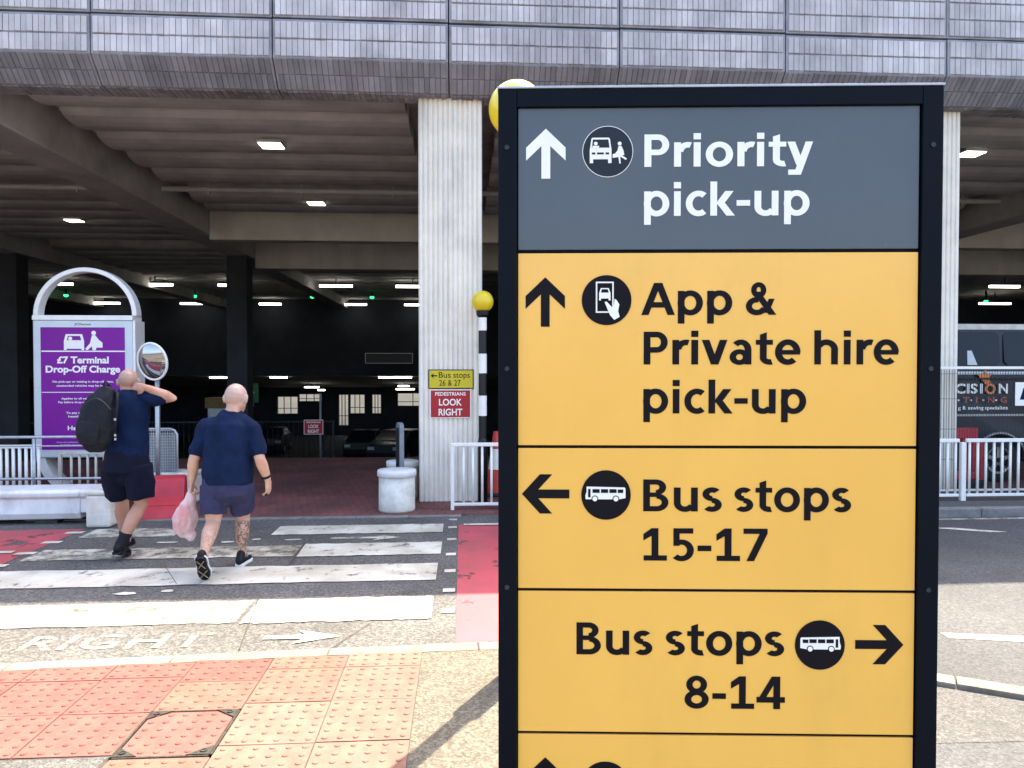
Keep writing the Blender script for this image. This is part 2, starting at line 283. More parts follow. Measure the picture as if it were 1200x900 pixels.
class MB:
    def __init__(s): s.v = []; s.f = []
    def add(s, vs, fs):
        k = len(s.v); s.v += [tuple(v) for v in vs]; s.f += [tuple(i + k for i in f) for f in fs]; return s
    def box(s, x0, x1, y0, y1, z0, z1):
        return s.add([(x0, y0, z0), (x1, y0, z0), (x1, y1, z0), (x0, y1, z0), (x0, y0, z1), (x1, y0, z1), (x1, y1, z1), (x0, y1, z1)],
                     [(0, 3, 2, 1), (4, 5, 6, 7), (0, 1, 5, 4), (1, 2, 6, 5), (2, 3, 7, 6), (3, 0, 4, 7)])
    def prism(s, poly, a0, a1, axis='x'):
        """poly: 2-D points counter-clockwise; axis x: points are (y,z); y: (x,z); z: (x,y)"""
        n = len(poly)
        def P(p, a): return (a, p[0], p[1]) if axis == 'x' else ((p[0], a, p[1]) if axis == 'y' else (p[0], p[1], a))
        vs = [P(p, a0) for p in poly] + [P(p, a1) for p in poly]
        fs = [tuple(range(n)), tuple(range(2 * n - 1, n - 1, -1))] + [(i, i + n, (i + 1) % n + n, (i + 1) % n) for i in range(n)]
        return s.add(vs, fs)
    def tube(s, pts, r, seg=10, closed=False):
        pts = [Vector(p) for p in pts]; n = len(pts); rs = r if isinstance(r, (list, tuple)) else [r] * n
        vs = []; up = None
        for i, p in enumerate(pts):
            if closed: t = (pts[(i + 1) % n] - pts[i - 1]).normalized()
            else: t = ((pts[i + 1] if i < n - 1 else p) - (pts[i - 1] if i else p)).normalized()
            if up is None:
                up = Vector((0, 0, 1)) if abs(t.z) < 0.9 else Vector((1, 0, 0))
            u = (up - t * up.dot(t)).normalized(); w = t.cross(u); up = u
            for k in range(seg):
                a = 2 * math.pi * k / seg; vs.append(p + (u * math.cos(a) + w * math.sin(a)) * rs[i])
        fs = []
        for i in range(n if closed else n - 1):
            j = (i + 1) % n
            for k in range(seg):
                q = (k + 1) % seg; fs.append((i * seg + k, i * seg + q, j * seg + q, j * seg + k))
        if not closed: fs += [tuple(reversed(range(seg))), tuple(range((n - 1) * seg, n * seg))]
        return s.add(vs, fs)
    def lathe(s, prof, cx=0, cy=0, seg=24):
        vs = []; n = len(prof)
        for r, z in prof:
            for k in range(seg):
                a = 2 * math.pi * k / seg; vs.append((cx + r * math.cos(a), cy + r * math.sin(a), z))
        fs = [(i * seg + k, i * seg + (k + 1) % seg, (i + 1) * seg + (k + 1) % seg, (i + 1) * seg + k) for i in range(n - 1) for k in range(seg)]
        fs += [tuple(reversed(range(seg))), tuple(range((n - 1) * seg, n * seg))]
        return s.add(vs, fs)
    def mesh(s, name='m'):
        me = bpy.data.meshes.new(name); me.from_pydata(s.v, [], s.f)
        bm = bmesh.new(); bm.from_mesh(me); bmesh.ops.recalc_face_normals(bm, faces=bm.faces); bm.to_mesh(me); bm.free()
        return me
    def build(s, name, m, parent=None, smooth=False, bevel=0.0):
        return link(name, s.mesh(name), m, parent, smooth, bevel)
def shift(me_obj, v):
    me_obj.data.transform(Matrix.Translation(v)); return me_obj

_tmpcap = None
def text_mesh(body, width=None, cap=0.1, weight=0.0, depth=0.0006, align='LEFT', spacing=1.0):
    """letters as a thin mesh in the xz plane, left/baseline at the origin, facing -y"""
    global _tmpcap
    def ev(t, off):
        c = bpy.data.curves.new('t', 'FONT'); c.body = t; c.size = 1.0; c.offset = off; c.extrude = 0.01; c.resolution_u = 4; c.space_character = spacing
        o = bpy.data.objects.new('t', c); COL.objects.link(o); bpy.context.view_layer.update()
        dg = bpy.context.evaluated_depsgraph_get(); me = bpy.data.meshes.new_from_object(o.evaluated_get(dg))
        bpy.data.objects.remove(o); bpy.data.curves.remove(c); return me
    if _tmpcap is None:
        h = ev('H', 0); _tmpcap = max(v.co.y for v in h.vertices); bpy.data.meshes.remove(h)
    me = ev(body, weight)
    xs = [v.co.x for v in me.vertices]; x0, x1 = min(xs), max(xs)
    sz = cap / (_tmpcap + weight * 2); sx = (width / (x1 - x0)) if width else sz
    for v in me.vertices:
        x, y, z = v.co; v.co = ((x - x0) * sx, -(z / 0.01) * depth, (y + weight) * sz)
    if align == 'CENTER':
        me.transform(Matrix.Translation((-(x1 - x0) * sx / 2, 0, 0)))
    me.materials.clear()
    return me
# wayfinding lettering drawn stroke by stroke: cap height 100, x-height 75, stem 20, bars 17
def gV(x, y0, y1, w=20): return [(x, y0), (x + w, y0), (x + w, y1), (x, y1)]
def gH(x0, x1, y, h=17): return [(x0, y), (x1, y), (x1, y + h), (x0, y + h)]
def gL(x0, y0, x1, y1, w): return [(x0, y0), (x0 + w, y0), (x1 + w, y1), (x1, y1)]
def gE(cx, cy, rx, ry, a0, a1, w=20, h=17):
    n = max(6, int(abs(a1 - a0) / 9)); A = [R(a0 + (a1 - a0) * i / n) for i in range(n + 1)]
    return [(cx + rx * math.cos(a), cy + ry * math.sin(a)) for a in A] + [(cx + (rx - w) * math.cos(a), cy + (ry - h) * math.sin(a)) for a in A[::-1]]
def gO(cx, cy, rx, ry, w=20, h=17): return [gE(cx, cy, rx, ry, -1, 181, w, h), gE(cx, cy, rx, ry, 179, 361, w, h)]
GLY = {
 'P': (86, [gV(9, 0, 100), gE(48, 68, 32, 32, -92, 92), gH(20, 49, 83), gH(20, 49, 36)]),
 'r': (55, [gV(8, 0, 75), gE(48, 43, 34, 33, 72, 172)]),
 'i': (39, [gV(9, 0, 75), gV(8.5, 84, 103, 21)]),
 'o': (87, gO(43.5, 37.5, 39, 39)),
 't': (55, [[(15, 18), (35, 18), (35, 98), (15, 91)], gH(3, 53, 60, 15), gE(45, 20, 30, 21, 178, 285)]),
 'y': (75, [gL(19, -27, 53, 75, 21), gL(27, 3, 1, 75, 22), gH(4, 24, -27, 16)]),
 'p': (88, [gV(8, -27, 75)] + gO(45, 37.5, 38, 39)),
 'c': (70, [gE(43, 37.5, 38, 39, 52, 308)]),
 'k': (81, [gV(8, 0, 104), gL(22, 34, 52, 75, 25), gL(56, 0, 24, 42, 25)]),
 '-': (50, [gH(5, 45, 30, 17)]),
 'u': (88, [gV(8, 25, 75), gV(59, 0, 75), gE(41, 27, 33, 28.5, 178, 335)]),
 'A': (103, [gL(1, 0, 39, 100, 22), gL(80, 0, 42, 100, 22), gH(24, 79, 23)]),
 '&': (108, gO(46, 77, 25, 24.5, 18, 15) + [gE(40, 27, 36, 28.5, 75, 345, 20, 17), gL(80, 0, 25, 72, 25), gL(60, 6, 80, 50, 19)]),
 'v': (77, [gL(28, 0, 1, 75, 22), gL(28, 0, 54, 75, 22)]),
 'a': (80, [gV(50, 0, 48), gE(39, 45, 31, 31, -4, 138, 20, 16)] + gO(35, 22.5, 29, 24, 19, 15)),
 'e': (83, [gE(42, 37.5, 37.5, 39, -2, 312), gH(14, 78, 30, 14)]),
 'h': (88, [gV(8, 0, 104), gV(59, 0, 47), gE(44, 46, 35, 30, -3, 155)]),
 'B': (92, [gV(9, 0, 100), gE(47, 75.5, 30, 24.5, -92, 92, 20, 16), gH(20, 48, 84, 16), gH(20, 48, 45, 14), gE(49, 28, 35, 28, -92, 92, 20, 16), gH(20, 50, 0, 16)]),
 's': (66, [gE(33, 54.5, 28, 21.5, 38, 274, 20, 16), gE(33, 21, 29, 22, -142, 94, 20, 16)]),
 '1': (84, [gV(34, 0, 100), [(34, 100), (10, 82), (10, 62), (36, 78)], gH(11, 79, 0, 16)]),
 '5': (80, [gH(15, 72, 84, 16), gV(14, 46, 100, 18), gE(38, 32, 36, 33.5, -135, 122, 20, 16)]),
 '7': (80, [gH(5, 75, 84, 16), gL(14, 0, 53, 85, 22)]),
 '8': (84, gO(42, 73.5, 31, 27.5, 19, 15) + gO(42, 28, 36, 29, 20, 16)),
 '4': (90, [gV(52, 0, 100), gL(2, 22, 47, 100, 20), gH(2, 86, 20)]),
}
def word_mesh(word, width, cap, depth=.0005):
    mb = MB(); x = 0; P = []
    for ch in word:
        adv, ps = GLY[ch]
        for p in ps: P.append([(a + x, b) for a, b in p])
        x += adv
    xs = [a for p in P for a, b in p]; x0, x1 = min(xs), max(xs); k = width / (x1 - x0); c = cap / 100
    for i, p in enumerate(P): mb.prism([((a - x0) * k, b * c) for a, b in p], 0.0, -depth - .00004 * (i % 12), 'y')
    return mb.mesh('word')
def text(body, x, z, m, parent, y=0.0, name='lettering', **k):
    me = text_mesh(body, **k); me.transform(Matrix.Translation((x, y, z))); return link(name, me, m, parent)
def copy_tree(o, parent=None):
    c = o.copy(); COL.objects.link(c); c.parent = parent
    for ch in list(o.children): copy_tree(ch, c)
    return c

# ------------------------------------------------------------------ ground, road, pavement
def sheet(name, polys, m, kind='structure', parent=None):
    b = MB()
    for p in polys: b.add([(x, y, z) for x, y, z in p], [tuple(range(len(p)))])
    o = b.build(name, m, parent)
    for f in o.data.polygons:
        if f.normal.z < 0: f.flip()
    if kind: o['kind'] = kind
    return o
sheet('ground', [[(-300, -300, -.02), (300, -300, -.02), (300, 9.0, -.02), (-300, 9.0, -.02)],
                 [(-300, 9.0, -.02), (-40, 9.0, -.02), (-40, 63, -3.6), (-300, 63, -3.6)],
                 [(45, 9.0, -.02), (300, 9.0, -.02), (300, 63, -3.6), (45, 63, -3.6)],
                 [(-300, 63, -3.6), (300, 63, -3.6), (300, 400, -3.6), (-300, 400, -3.6)]], 'asphalt_fine')
sheet('road', [[(-60, 3.0, 0), (60, 0.0, 0), (60, 8.95, 0), (-60, 8.95, 0)]], 'asphalt')
sheet('side_road', [[(1.62, 3.2, .0035), (60, .5, .0035), (60, 8.43, .0035), (1.62, 8.43, .0035)]], 'asphalt_side')
# near pavement: an S-shaped edge that turns towards the camera on the right
edge = [(-12, 3.87), (-2.64, 4.46), (-0.24, 4.60), (0.9, 4.62), (1.7, 4.42), (2.60, 3.90), (2.98, 3.70), (3.8, 3.18), (5.0, 2.1), (7.0, 0.0)]
sheet('pavement', [[(x, y, .012) for x, y in edge] + [(9, -6, .012), (-14, -6, .012)]], 'asphalt_tan')
sheet('pavement_patch', [[(1.1, 3.36, .016), (2.17, 3.30, .016), (2.62, 3.29, .016), (4.2, 2.86, .016), (7.0, 0.0, .016), (8, -6, .016), (1.1, -6, .016)]], 'asphalt_side')
sheet('pavement_patch', [[(1.12, 3.365, .0155), (2.17, 3.305, .0155), (2.62, 3.295, .0155), (4.2, 2.865, .0155), (3.8, 3.17, .0155), (2.98, 3.69, .0155), (2.60, 3.89, .0155), (1.7, 4.41, .0155), (1.12, 4.54, .0155)]], 'asphalt_fine')
sheet('pavement_patch', [[(-9, 3.43, .016), (-1.58, 3.43, .016), (-1.58, 0, .016), (-9, 0, .016)]], 'asphalt_fine')
# kerb stones along that edge
kerb = empty('kerb'); kerb['kind'] = 'structure'
def along(pts, step):
    out = []; acc = 0; P = [Vector((x, y, 0)) for x, y in pts]; cur = P[0]; i = 1; out.append(cur.copy())
    while i < len(P):
        d = (P[i] - cur).length
        if acc + d < step: acc += d; cur = P[i]; i += 1
        else: cur = cur + (P[i] - cur).normalized() * (step - acc); acc = 0; out.append(cur.copy())
    return out
ks = along(edge[1:], 0.915); ks = [Vector((-5.4, 4.28, 0)), Vector((-4.48, 4.34, 0)), Vector((-3.56, 4.40, 0))] + ks
for a, b in zip(ks, ks[1:]):
    t = (b - a).normalized(); nrm = Vector((-t.y, t.x, 0)); g = t * 0.004; up = 0.018 if a.x < 1.2 else 0.045
    p = [a + g, b - g, b - g + nrm * .125, a + g + nrm * .125]
    mb = MB(); mb.add([(q.x, q.y, -.03) for q in p] + [(q.x, q.y, up + random.uniform(-.002, .002)) for q in p], [(0, 3, 2, 1), (4, 5, 6, 7), (0, 1, 5, 4), (1, 2, 6, 5), (2, 3, 7, 6), (3, 0, 4, 7)])
    mb.build('kerb_stone', 'kerb', kerb, bevel=.008)
# far kerb on the right of the column with its raised pavement, and the flush one in front of the car park
fk = empty('far_kerb'); fk['kind'] = 'structure'
x = 0.62
while x < 14:
    MB().box(x + .004, x + .911, 8.42, 8.55, -.02, .105).build('kerb_stone', 'kerb_grey', fk, bevel=.012); x += .915
x = -3.7
while x < 0.0:
    MB().box(x + .003, min(x + .612, -.15), 8.83, 8.95, -.02, .012).build('kerb_stone', 'kerb_grey', fk, bevel=.004); x += .615
sheet('far_pavement', [[(.62, 8.55, .10), (40, 8.55, .10), (40, 9.75, .10), (.62, 9.75, .10)], [(.62, 8.55, .10), (.62, 9.75, .10), (.62, 9.75, -.02), (.62, 8.55, -.02)]], 'asphalt_fine')
sheet('brick_paving', [[(-40, 8.95, .006), (45, 8.95, .006), (45, 14.9, .006), (-40, 14.9, .006)]], 'brick_paving')
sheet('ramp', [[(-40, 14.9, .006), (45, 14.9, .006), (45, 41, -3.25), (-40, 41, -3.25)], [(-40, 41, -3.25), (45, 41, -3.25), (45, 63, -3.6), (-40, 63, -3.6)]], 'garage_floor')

# tactile slabs
tp = empty('tactile_paving'); tp['kind'] = 'structure'
_sl = {}
def slab_mesh(w, h, m):
    k = (round(w, 3), round(h, 3), m)
    if k in _sl: return _sl[k]
    b = MB(); g = .0035
    b.box(g, w - g, g, h - g, -.02, .020)
    nx = 6; ny = max(2, round(h / .0733)); px = w / nx; py = h / ny
    for i in range(nx):
        for j in range(ny):
            cx, cy = (i + .5) * px, (j + .5) * py; vs = []
            for r, z in ((.0165, .0195), (.0125, .0245), (.0, .0262)):
                if r: vs += [(cx + r * math.cos(a * math.pi / 4), cy + r * math.sin(a * math.pi / 4), z) for a in range(8)]
                else: vs.append((cx, cy, z))
            b.add(vs, [(q, (q + 1) % 8, 8 + (q + 1) % 8, 8 + q) for q in range(8)] + [(8 + q, 8 + (q + 1) % 8, 16) for q in range(8)])
    me = b.mesh('slab'); me.materials.append(M[m]); _sl[k] = me; return me
colx = [-.242, -.68, -1.12, -1.56, -2.0, -2.44, -2.88, -3.32]
rows = [[4.585, 4.375, 3.935, 3.495, 3.055, 2.615], [4.56, 4.375, 3.935, 3.495, 3.055, 2.615], [4.535, 4.22, 3.86, 3.40, 3.0, 2.6],
        [4.51, 4.30, 3.86, 3.44], [4.485, 4.28, 3.86, 3.44], [4.455, 4.28, 3.86, 3.44], [4.43, 4.28, 3.86, 3.44]]
for c in range(7):
    x1, x0 = colx[c], colx[c + 1]
    for r in range(len(rows[c]) - 1):
        y1, y0 = rows[c][r], rows[c][r + 1]
        if c == 2 and abs(y1 - 3.86) < .01: continue
        m = 'slab_buff' if c == 0 or (c == 1 and r > 1) else ('slab_pink' if c == 1 or (c == 2 and r > 0) else 'slab_red')
        o = bpy.data.objects.new('tactile_slab', slab_mesh(x1 - x0, y1 - y0, m)); COL.objects.link(o); o.parent = tp
        o.location = (x0, y0, random.uniform(-.0015, .0015)); o.rotation_euler = (random.uniform(-.003, .003), random.uniform(-.003, .003), 0)
sheet('joint_bed', [[(-3.4, 2.6, .0145), (-.242, 2.6, .0145), (-.242, 4.585, .0145), (-3.4, 4.42, .0145)]], 'joint', None, tp)
# recessed access cover with tactile infill and iron corner plates
ac = empty('access_cover', (-1.34, 3.63, .012), 0, 'square access cover filled with red blister paving and iron corner plates', 'manhole cover')
fr = MB(); W2, H2 = .222, .232
for q in ((-W2, W2, -H2, -H2 + .012), (-W2, W2, H2 - .012, H2), (-W2, -W2 + .012, -H2, H2), (W2 - .012, W2, -H2, H2)): fr.box(q[0], q[1], q[2], q[3], -.02, .013)
fr.build('frame', 'cast_iron', ac)
inf = bpy.data.objects.new('infill_slab', slab_mesh(.416, .436, 'slab_red')); COL.objects.link(inf); inf.parent = ac; inf.location = (-.208, -.218, -.010)
for sx in (-1, 1):
    for sy in (-1, 1):
        cp = MB(); t = .105
        cp.prism([(sx * .212, sy * .222), (sx * (.212 - t), sy * .222), (sx * .212, sy * (.222 - t * .8))], .006, .0165, 'z')
        cpo = cp.build('corner_plate', 'cast_iron', ac)
        MB().lathe([(.016, .0165), (.016, .021), (.009, .021), (.008, .0175)], sx * .178, sy * .192, 10).build('key_hole', 'cast_iron', cpo)

# ------------------------------------------------------------------ road markings
def marking(name, polys, m, label, cat='road marking', group=None, z=.0075):
    o = sheet(name, [[(x, y, z) for x, y in p] for p in polys], m, None); tag(o, label, cat, group); return o
def ragged(x0, x1, y0, y1, n=26, j=.012, xl=None):
    """a stripe with slightly uneven edges"""
    top = []; bot = []
    for i in range(n + 1):
        x = x0 + (x1 - x0) * i / n; sk = .012 * (x - x1)
        top.append((x + random.uniform(-j, j) * .3, y1 + sk + random.uniform(-j, j))); bot.append((x, y0 + sk + random.uniform(-j, j)))
    return bot + top[::-1]
zb = 'zebra crossing stripes'
marking('zebra_stripe', [ragged(-1.52, -.216, 5.235, 5.755)], 'paint_white', 'brightest white zebra stripe piece, nearest the camera and in full sun', group=zb)
marking('zebra_stripe', [ragged(-4.05, -1.56, 5.24, 5.73)], 'paint_worn', 'worn yellowish zebra stripe piece in sun, left of the fresh white one', group=zb)
marking('zebra_stripe', [ragged(-4.05, -.216, 6.21, 6.74)], 'paint_white', 'zebra stripe under the rear shoe of the man with the carrier bag', group=zb)
marking('zebra_stripe', [ragged(-1.55, -.20, 7.07, 7.57)], 'paint_white', 'third zebra stripe from the camera, its solid right half', group=zb)
marking('zebra_stripe', [ragged(-4.0, -1.57, 7.08, 7.50)], 'paint_worn', 'third zebra stripe from the camera, its worn left half', group=zb)
marking('zebra_stripe', [ragged(-2.0, -.205, 8.02, 8.45)], 'paint_white', 'farthest zebra stripe, right piece in front of the white drums', group=zb)
marking('zebra_stripe', [ragged(-3.95, -3.0, 8.0, 8.42)], 'paint_worn', 'farthest zebra stripe, short worn piece beside the white block', group=zb)
for i, y in enumerate((5.35, 5.85, 6.42, 7.0, 7.62, 8.2, 8.62)):
    marking('boundary_dash', [[(-.15, y), (-.055, y + .005), (-.055, y + .1), (-.15, y + .095)]], 'paint_white', 'small white dash beside the right red strip, %s from the camera' % ('first','second','third','fourth','fifth','sixth','seventh')[i], 'road marking', 'white dashes along the right end of the zebra stripes')
for i, y in enumerate((6.35, 6.85, 7.3, 7.75, 8.2)):
    marking('boundary_dash', [[(-4.2, y), (-4.02, y + .005), (-4.02, y + .1), (-4.2, y + .095)]], 'paint_white', 'small white dash beside the left red surfacing, %s from the camera' % ('first','second','third','fourth','fifth')[i], 'road marking', 'white dashes along the left end of the zebra stripes')
marking('red_surfacing', [ragged(-.04, 1.6, 4.76, 8.42, 30, .02)], 'paint_red', 'worn red road surfacing strip beside the right end of the zebra crossing', 'red surfacing', z=.003)
marking('red_surfacing', [ragged(-14, -4.1, 6.6, 8.45, 40, .02)], 'paint_red', 'worn red road surfacing left of the zebra crossing before the white barrier', 'red surfacing', z=.003)
marking('carriageway_line', [ragged(-14, -4.25, 7.35, 7.44, 30, .004), ], 'paint_white', 'thin white line across the red surfacing at the left', 'road marking', z=.011)
marking('carriageway_line', [[(.02, 8.36 - .03), (1.6, 8.33), (1.6, 8.42), (.02, 8.42)]], 'paint_white', 'thin white line across the far end of the right red strip', 'road marking', z=.011)
marking('carriageway_line', [[(3.15, 4.63), (3.62, 4.52), (5.2, 4.0), (8.0, 2.6), (8.0, 2.72), (5.2, 4.12), (3.62, 4.63), (3.15, 4.72)]], 'paint_white', 'white line curving along the near side of the right-hand road', 'road marking')
marking('carriageway_line', [[(5.15, 7.86), (5.62, 7.62), (5.82, 7.62), (5.36, 7.86)]], 'paint_white', 'short slanted white dash on the right-hand road before the far kerb', 'road marking')
marking('carriageway_line', [[(1.7, 8.28), (30, 8.24), (30, 8.31), (1.7, 8.35)]], 'paint_worn', 'worn thin line at the foot of the far right kerb', 'road marking')
def flat_text(body, x, y, w, h, m, label, flip=False):
    me = text_mesh(body, width=w, cap=h, weight=.012, depth=.0008, spacing=1.1)
    me.transform(Matrix.Rotation(R(-90), 4, 'X')); me.transform(Matrix.Rotation(R(180 if flip else 0), 4, 'Z'))
    for v in me.vertices: v.co.z *= 1
    o = link('road_lettering', me, m); o.location = (x, y, .0055); return tag(o, label, 'road marking')
flat_text('RIGHT', -2.76, 4.80, 1.13, .25, 'paint_faint', 'worn white RIGHT painted on the road at the near kerb')
def road_arrow(x0, x1, y, s, m, label):
    L = x1 - x0; d = 1 if L > 0 else -1
    pts = [(x0, y - .03 * s), (x1 - d * .24, y - .035 * s), (x1 - d * .30, y - .12 * s), (x1, y), (x1 - d * .30, y + .12 * s), (x1 - d * .24, y + .035 * s), (x0, y + .03 * s)]
    marking('road_arrow', [pts], m, label, 'road marking')
road_arrow(-1.28, -.78, 4.93, 1.0, 'paint_white', 'white arrow pointing right, painted beside the word RIGHT')
road_arrow(-1.35, -.62, 7.80, 1.1, 'paint_worn', 'worn white arrow between the two farthest zebra stripes')
# repaired trench seams and flecks of old paint
for q in ([(-1.54, 5.75), (-1.53, 5.75), (-1.375, 4.73), (-1.385, 4.73)], [(-2.6, 6.75), (-2.594, 6.75), (-2.3, 6.21), (-2.306, 6.21)], [(-.62, 5.2), (-.615, 5.2), (-.80, 4.74), (-.807, 4.74)], [(-1.57, 7.6), (-1.555, 7.6), (-1.52, 6.76), (-1.535, 6.76)], [(3.2, 8.3), (3.22, 8.3), (2.6, 4.7), (2.57, 4.7)]):
    sheet('tar_seam', [[(x, y, .009) for x, y in q]], 'joint', None, bpy.data.objects['road'])
for i, (x, y, w) in enumerate(((-2.95, 7.72, .30), (-2.35, 7.70, .16), (-1.72, 7.76, .20), (-2.1, 7.80, .12), (-3.35, 7.66, .14), (-2.6, 5.98, .22), (-2.3, 6.02, .12))):
    pts = []
    for k in range(9):
        a = 2 * math.pi * k / 9; pts.append((x + w * .5 * math.cos(a) * random.uniform(.6, 1), y + .05 * math.sin(a) * random.uniform(.5, 1)))
    marking('paint_fleck', [pts], 'paint_white', 'fleck of old white paint ' + ('left of the bag between the far stripes', 'beside the front shoe of the man with the bag', 'just left of the worn far arrow', 'between the front shoe and the worn far arrow', 'by the shoes of the man with the backpack', 'below the long second stripe, the larger one', 'below the long second stripe, the smaller one')[i], 'paint fleck', 'flecks of old paint on the crossing')

# ------------------------------------------------------------------ car park building
CP = empty('car_park', (0, 0, 0), 0, 'concrete multi-storey car park with grey brick fascia above a dark open ground floor', 'car park')
YF, ZB = 9.45, 5.56
brick_me = MB().box(-.0322, .0322, -.018, .03, -.1, .1).mesh('brick'); 
bm = bmesh.new(); bm.from_mesh(brick_me); bmesh.ops.bevel(bm, geom=list(bm.edges), offset=.005, segments=1, affect='EDGES'); bm.to_mesh(brick_me); bm.free()
brick_me.materials.append(M['brick'])
base_v = [v.co.copy() for v in brick_me.vertices]; base_f = [tuple(p.vertices) for p in brick_me.polygons]
joints = [-15.25 + 2.155 * k for k in range(0, 16)]
joints = [-4.46 + 2.152 * k for k in range(-5, 9)]
PITCH = .0695; BW = 2.152
nb = int(BW / PITCH)
count = 0
for k in range(len(joints) - 1):
    xa, xb = joints[k] + .008, joints[k + 1] - .008
    dy = random.uniform(-.008, .008); dz = random.uniform(-.006, .006)
    # lower panel: vertical face, chamfer and soffit
    prof = [(YF + dy, 6.025 + dz), (YF + dy, ZB + dz), (YF + .285 + dy, 5.275 + dz), (YF + .62, 5.255 + dz), (YF + .62, 6.025 + dz)]
    pan = MB().prism(prof, xa, xb, 'x').build('fascia_panel', 'fascia_core', CP)
    up = MB().prism([(YF + .012 - dy, 7.3), (YF + .012 - dy, 6.055 + dz), (YF + .62, 6.055 + dz), (YF + .62, 7.3)], xa, xb, 'x').build('fascia_panel', 'fascia_core', CP)
    off0 = (xb - xa - (nb - 1) * PITCH) / 2
    rest = MB(); rest2 = MB(); rest3 = MB()
    for i in range(nb):
        x = xa + off0 + i * PITCH
        for r in range(2):
            zc = ZB + .115 + r * .219 + dz; j = random.uniform(-.007, .008)
            if -4.5 < x < 5.9 and count < 300:
                b = bpy.data.objects.new('brick', brick_me); COL.objects.link(b); b.parent = pan; b.location = (x, YF + dy + j, zc); count += 1
            else: rest.add([(v.x + x, v.y + YF + dy + j, v.z + zc) for v in base_v], base_f)
        for r in range(5):
            zc = 6.055 + .125 + r * .219 + dz; j = random.uniform(-.004, .005)
            rest2.add([(v.x + x, v.y + YF + .012 - dy + j, v.z + zc) for v in base_v], base_f)
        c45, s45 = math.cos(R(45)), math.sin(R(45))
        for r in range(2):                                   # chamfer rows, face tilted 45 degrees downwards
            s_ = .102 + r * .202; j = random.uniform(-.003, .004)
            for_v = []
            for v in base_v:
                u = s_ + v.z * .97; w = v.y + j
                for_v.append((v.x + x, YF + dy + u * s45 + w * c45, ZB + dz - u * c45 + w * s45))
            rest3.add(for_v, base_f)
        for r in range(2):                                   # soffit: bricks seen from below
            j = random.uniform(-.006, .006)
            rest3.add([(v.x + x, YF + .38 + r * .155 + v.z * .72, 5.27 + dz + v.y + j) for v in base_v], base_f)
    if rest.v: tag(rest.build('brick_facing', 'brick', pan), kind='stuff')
    tag(rest2.build('brick_facing', 'brick', up), kind='stuff'); tag(rest3.build('soffit_bricks', 'brick_matt_shaded', pan), kind='stuff')
# roof deck, back walls, and unseen side walls added against light leaks
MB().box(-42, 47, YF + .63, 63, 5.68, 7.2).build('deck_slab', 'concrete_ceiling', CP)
MB().box(-42, -40, YF + .63, 63, -4, 5.67).build('added_side_wall', 'concrete_deep_shade', CP)
MB().box(45, 47, YF + .63, 63, -4, 5.67).build('added_side_wall', 'concrete_deep_shade', CP)
MB().box(-40, 45, 41, 41.4, 1.36, 5.67).build('header_wall', 'concrete_deep_shade', CP)
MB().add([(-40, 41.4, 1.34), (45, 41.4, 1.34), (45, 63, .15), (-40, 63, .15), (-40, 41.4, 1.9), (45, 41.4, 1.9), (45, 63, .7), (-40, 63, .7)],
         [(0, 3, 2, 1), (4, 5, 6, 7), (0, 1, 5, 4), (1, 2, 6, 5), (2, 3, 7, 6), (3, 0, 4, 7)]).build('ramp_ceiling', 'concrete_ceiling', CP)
# front columns: fluted faces
def fluted(cx, y0, w=.83, d=.62, z0=0.0, z1=5.27, nf=13):
    p = []; h = w / nf
    for i in range(nf):
        x = cx - w / 2 + i * h
        p += [(x + .008, y0 + .022), (x + .016, y0), (x + h - .012, y0), (x + h - .004, y0 + .022)]
    nd = 9; hd = d / nd
    for i in range(nd):
        y = y0 + .022 + i * hd
        p += [(cx + w / 2 - .018, y + .008), (cx + w / 2, y + .016), (cx + w / 2, y + hd - .012), (cx + w / 2 - .018, y + hd - .004)]
    p += [(cx + w / 2 - .01, y0 + d + .03), (cx - w / 2 + .01, y0 + d + .03)]
    for i in reversed(range(nd)):
        y = y0 + .022 + i * hd
        p += [(cx - w / 2 + .018, y + hd - .004), (cx - w / 2, y + hd - .012), (cx - w / 2, y + .016), (cx - w / 2 + .018, y + .008)]
    return MB().prism(p, z0, z1, 'z')
for cx in (-12.95, -6.63, -.145, 6.385, 12.7): fluted(cx, 9.88).build('column', 'concrete_light', CP)
BX = [-19.1, -12.75, -6.42, -.12, 6.15, 12.1, 18.6]
for bx in BX:
    MB().box(bx - .34, bx + .34, 10.1, 40.9, 4.99, 5.68).build('beam', 'concrete_beam', CP, bevel=.02)
    for y in (22.0,): MB().box(bx - .29, bx + .29, y, y + .6, -2.6, 4.985).build('column', 'concrete_rear_shade', CP, bevel=.02)
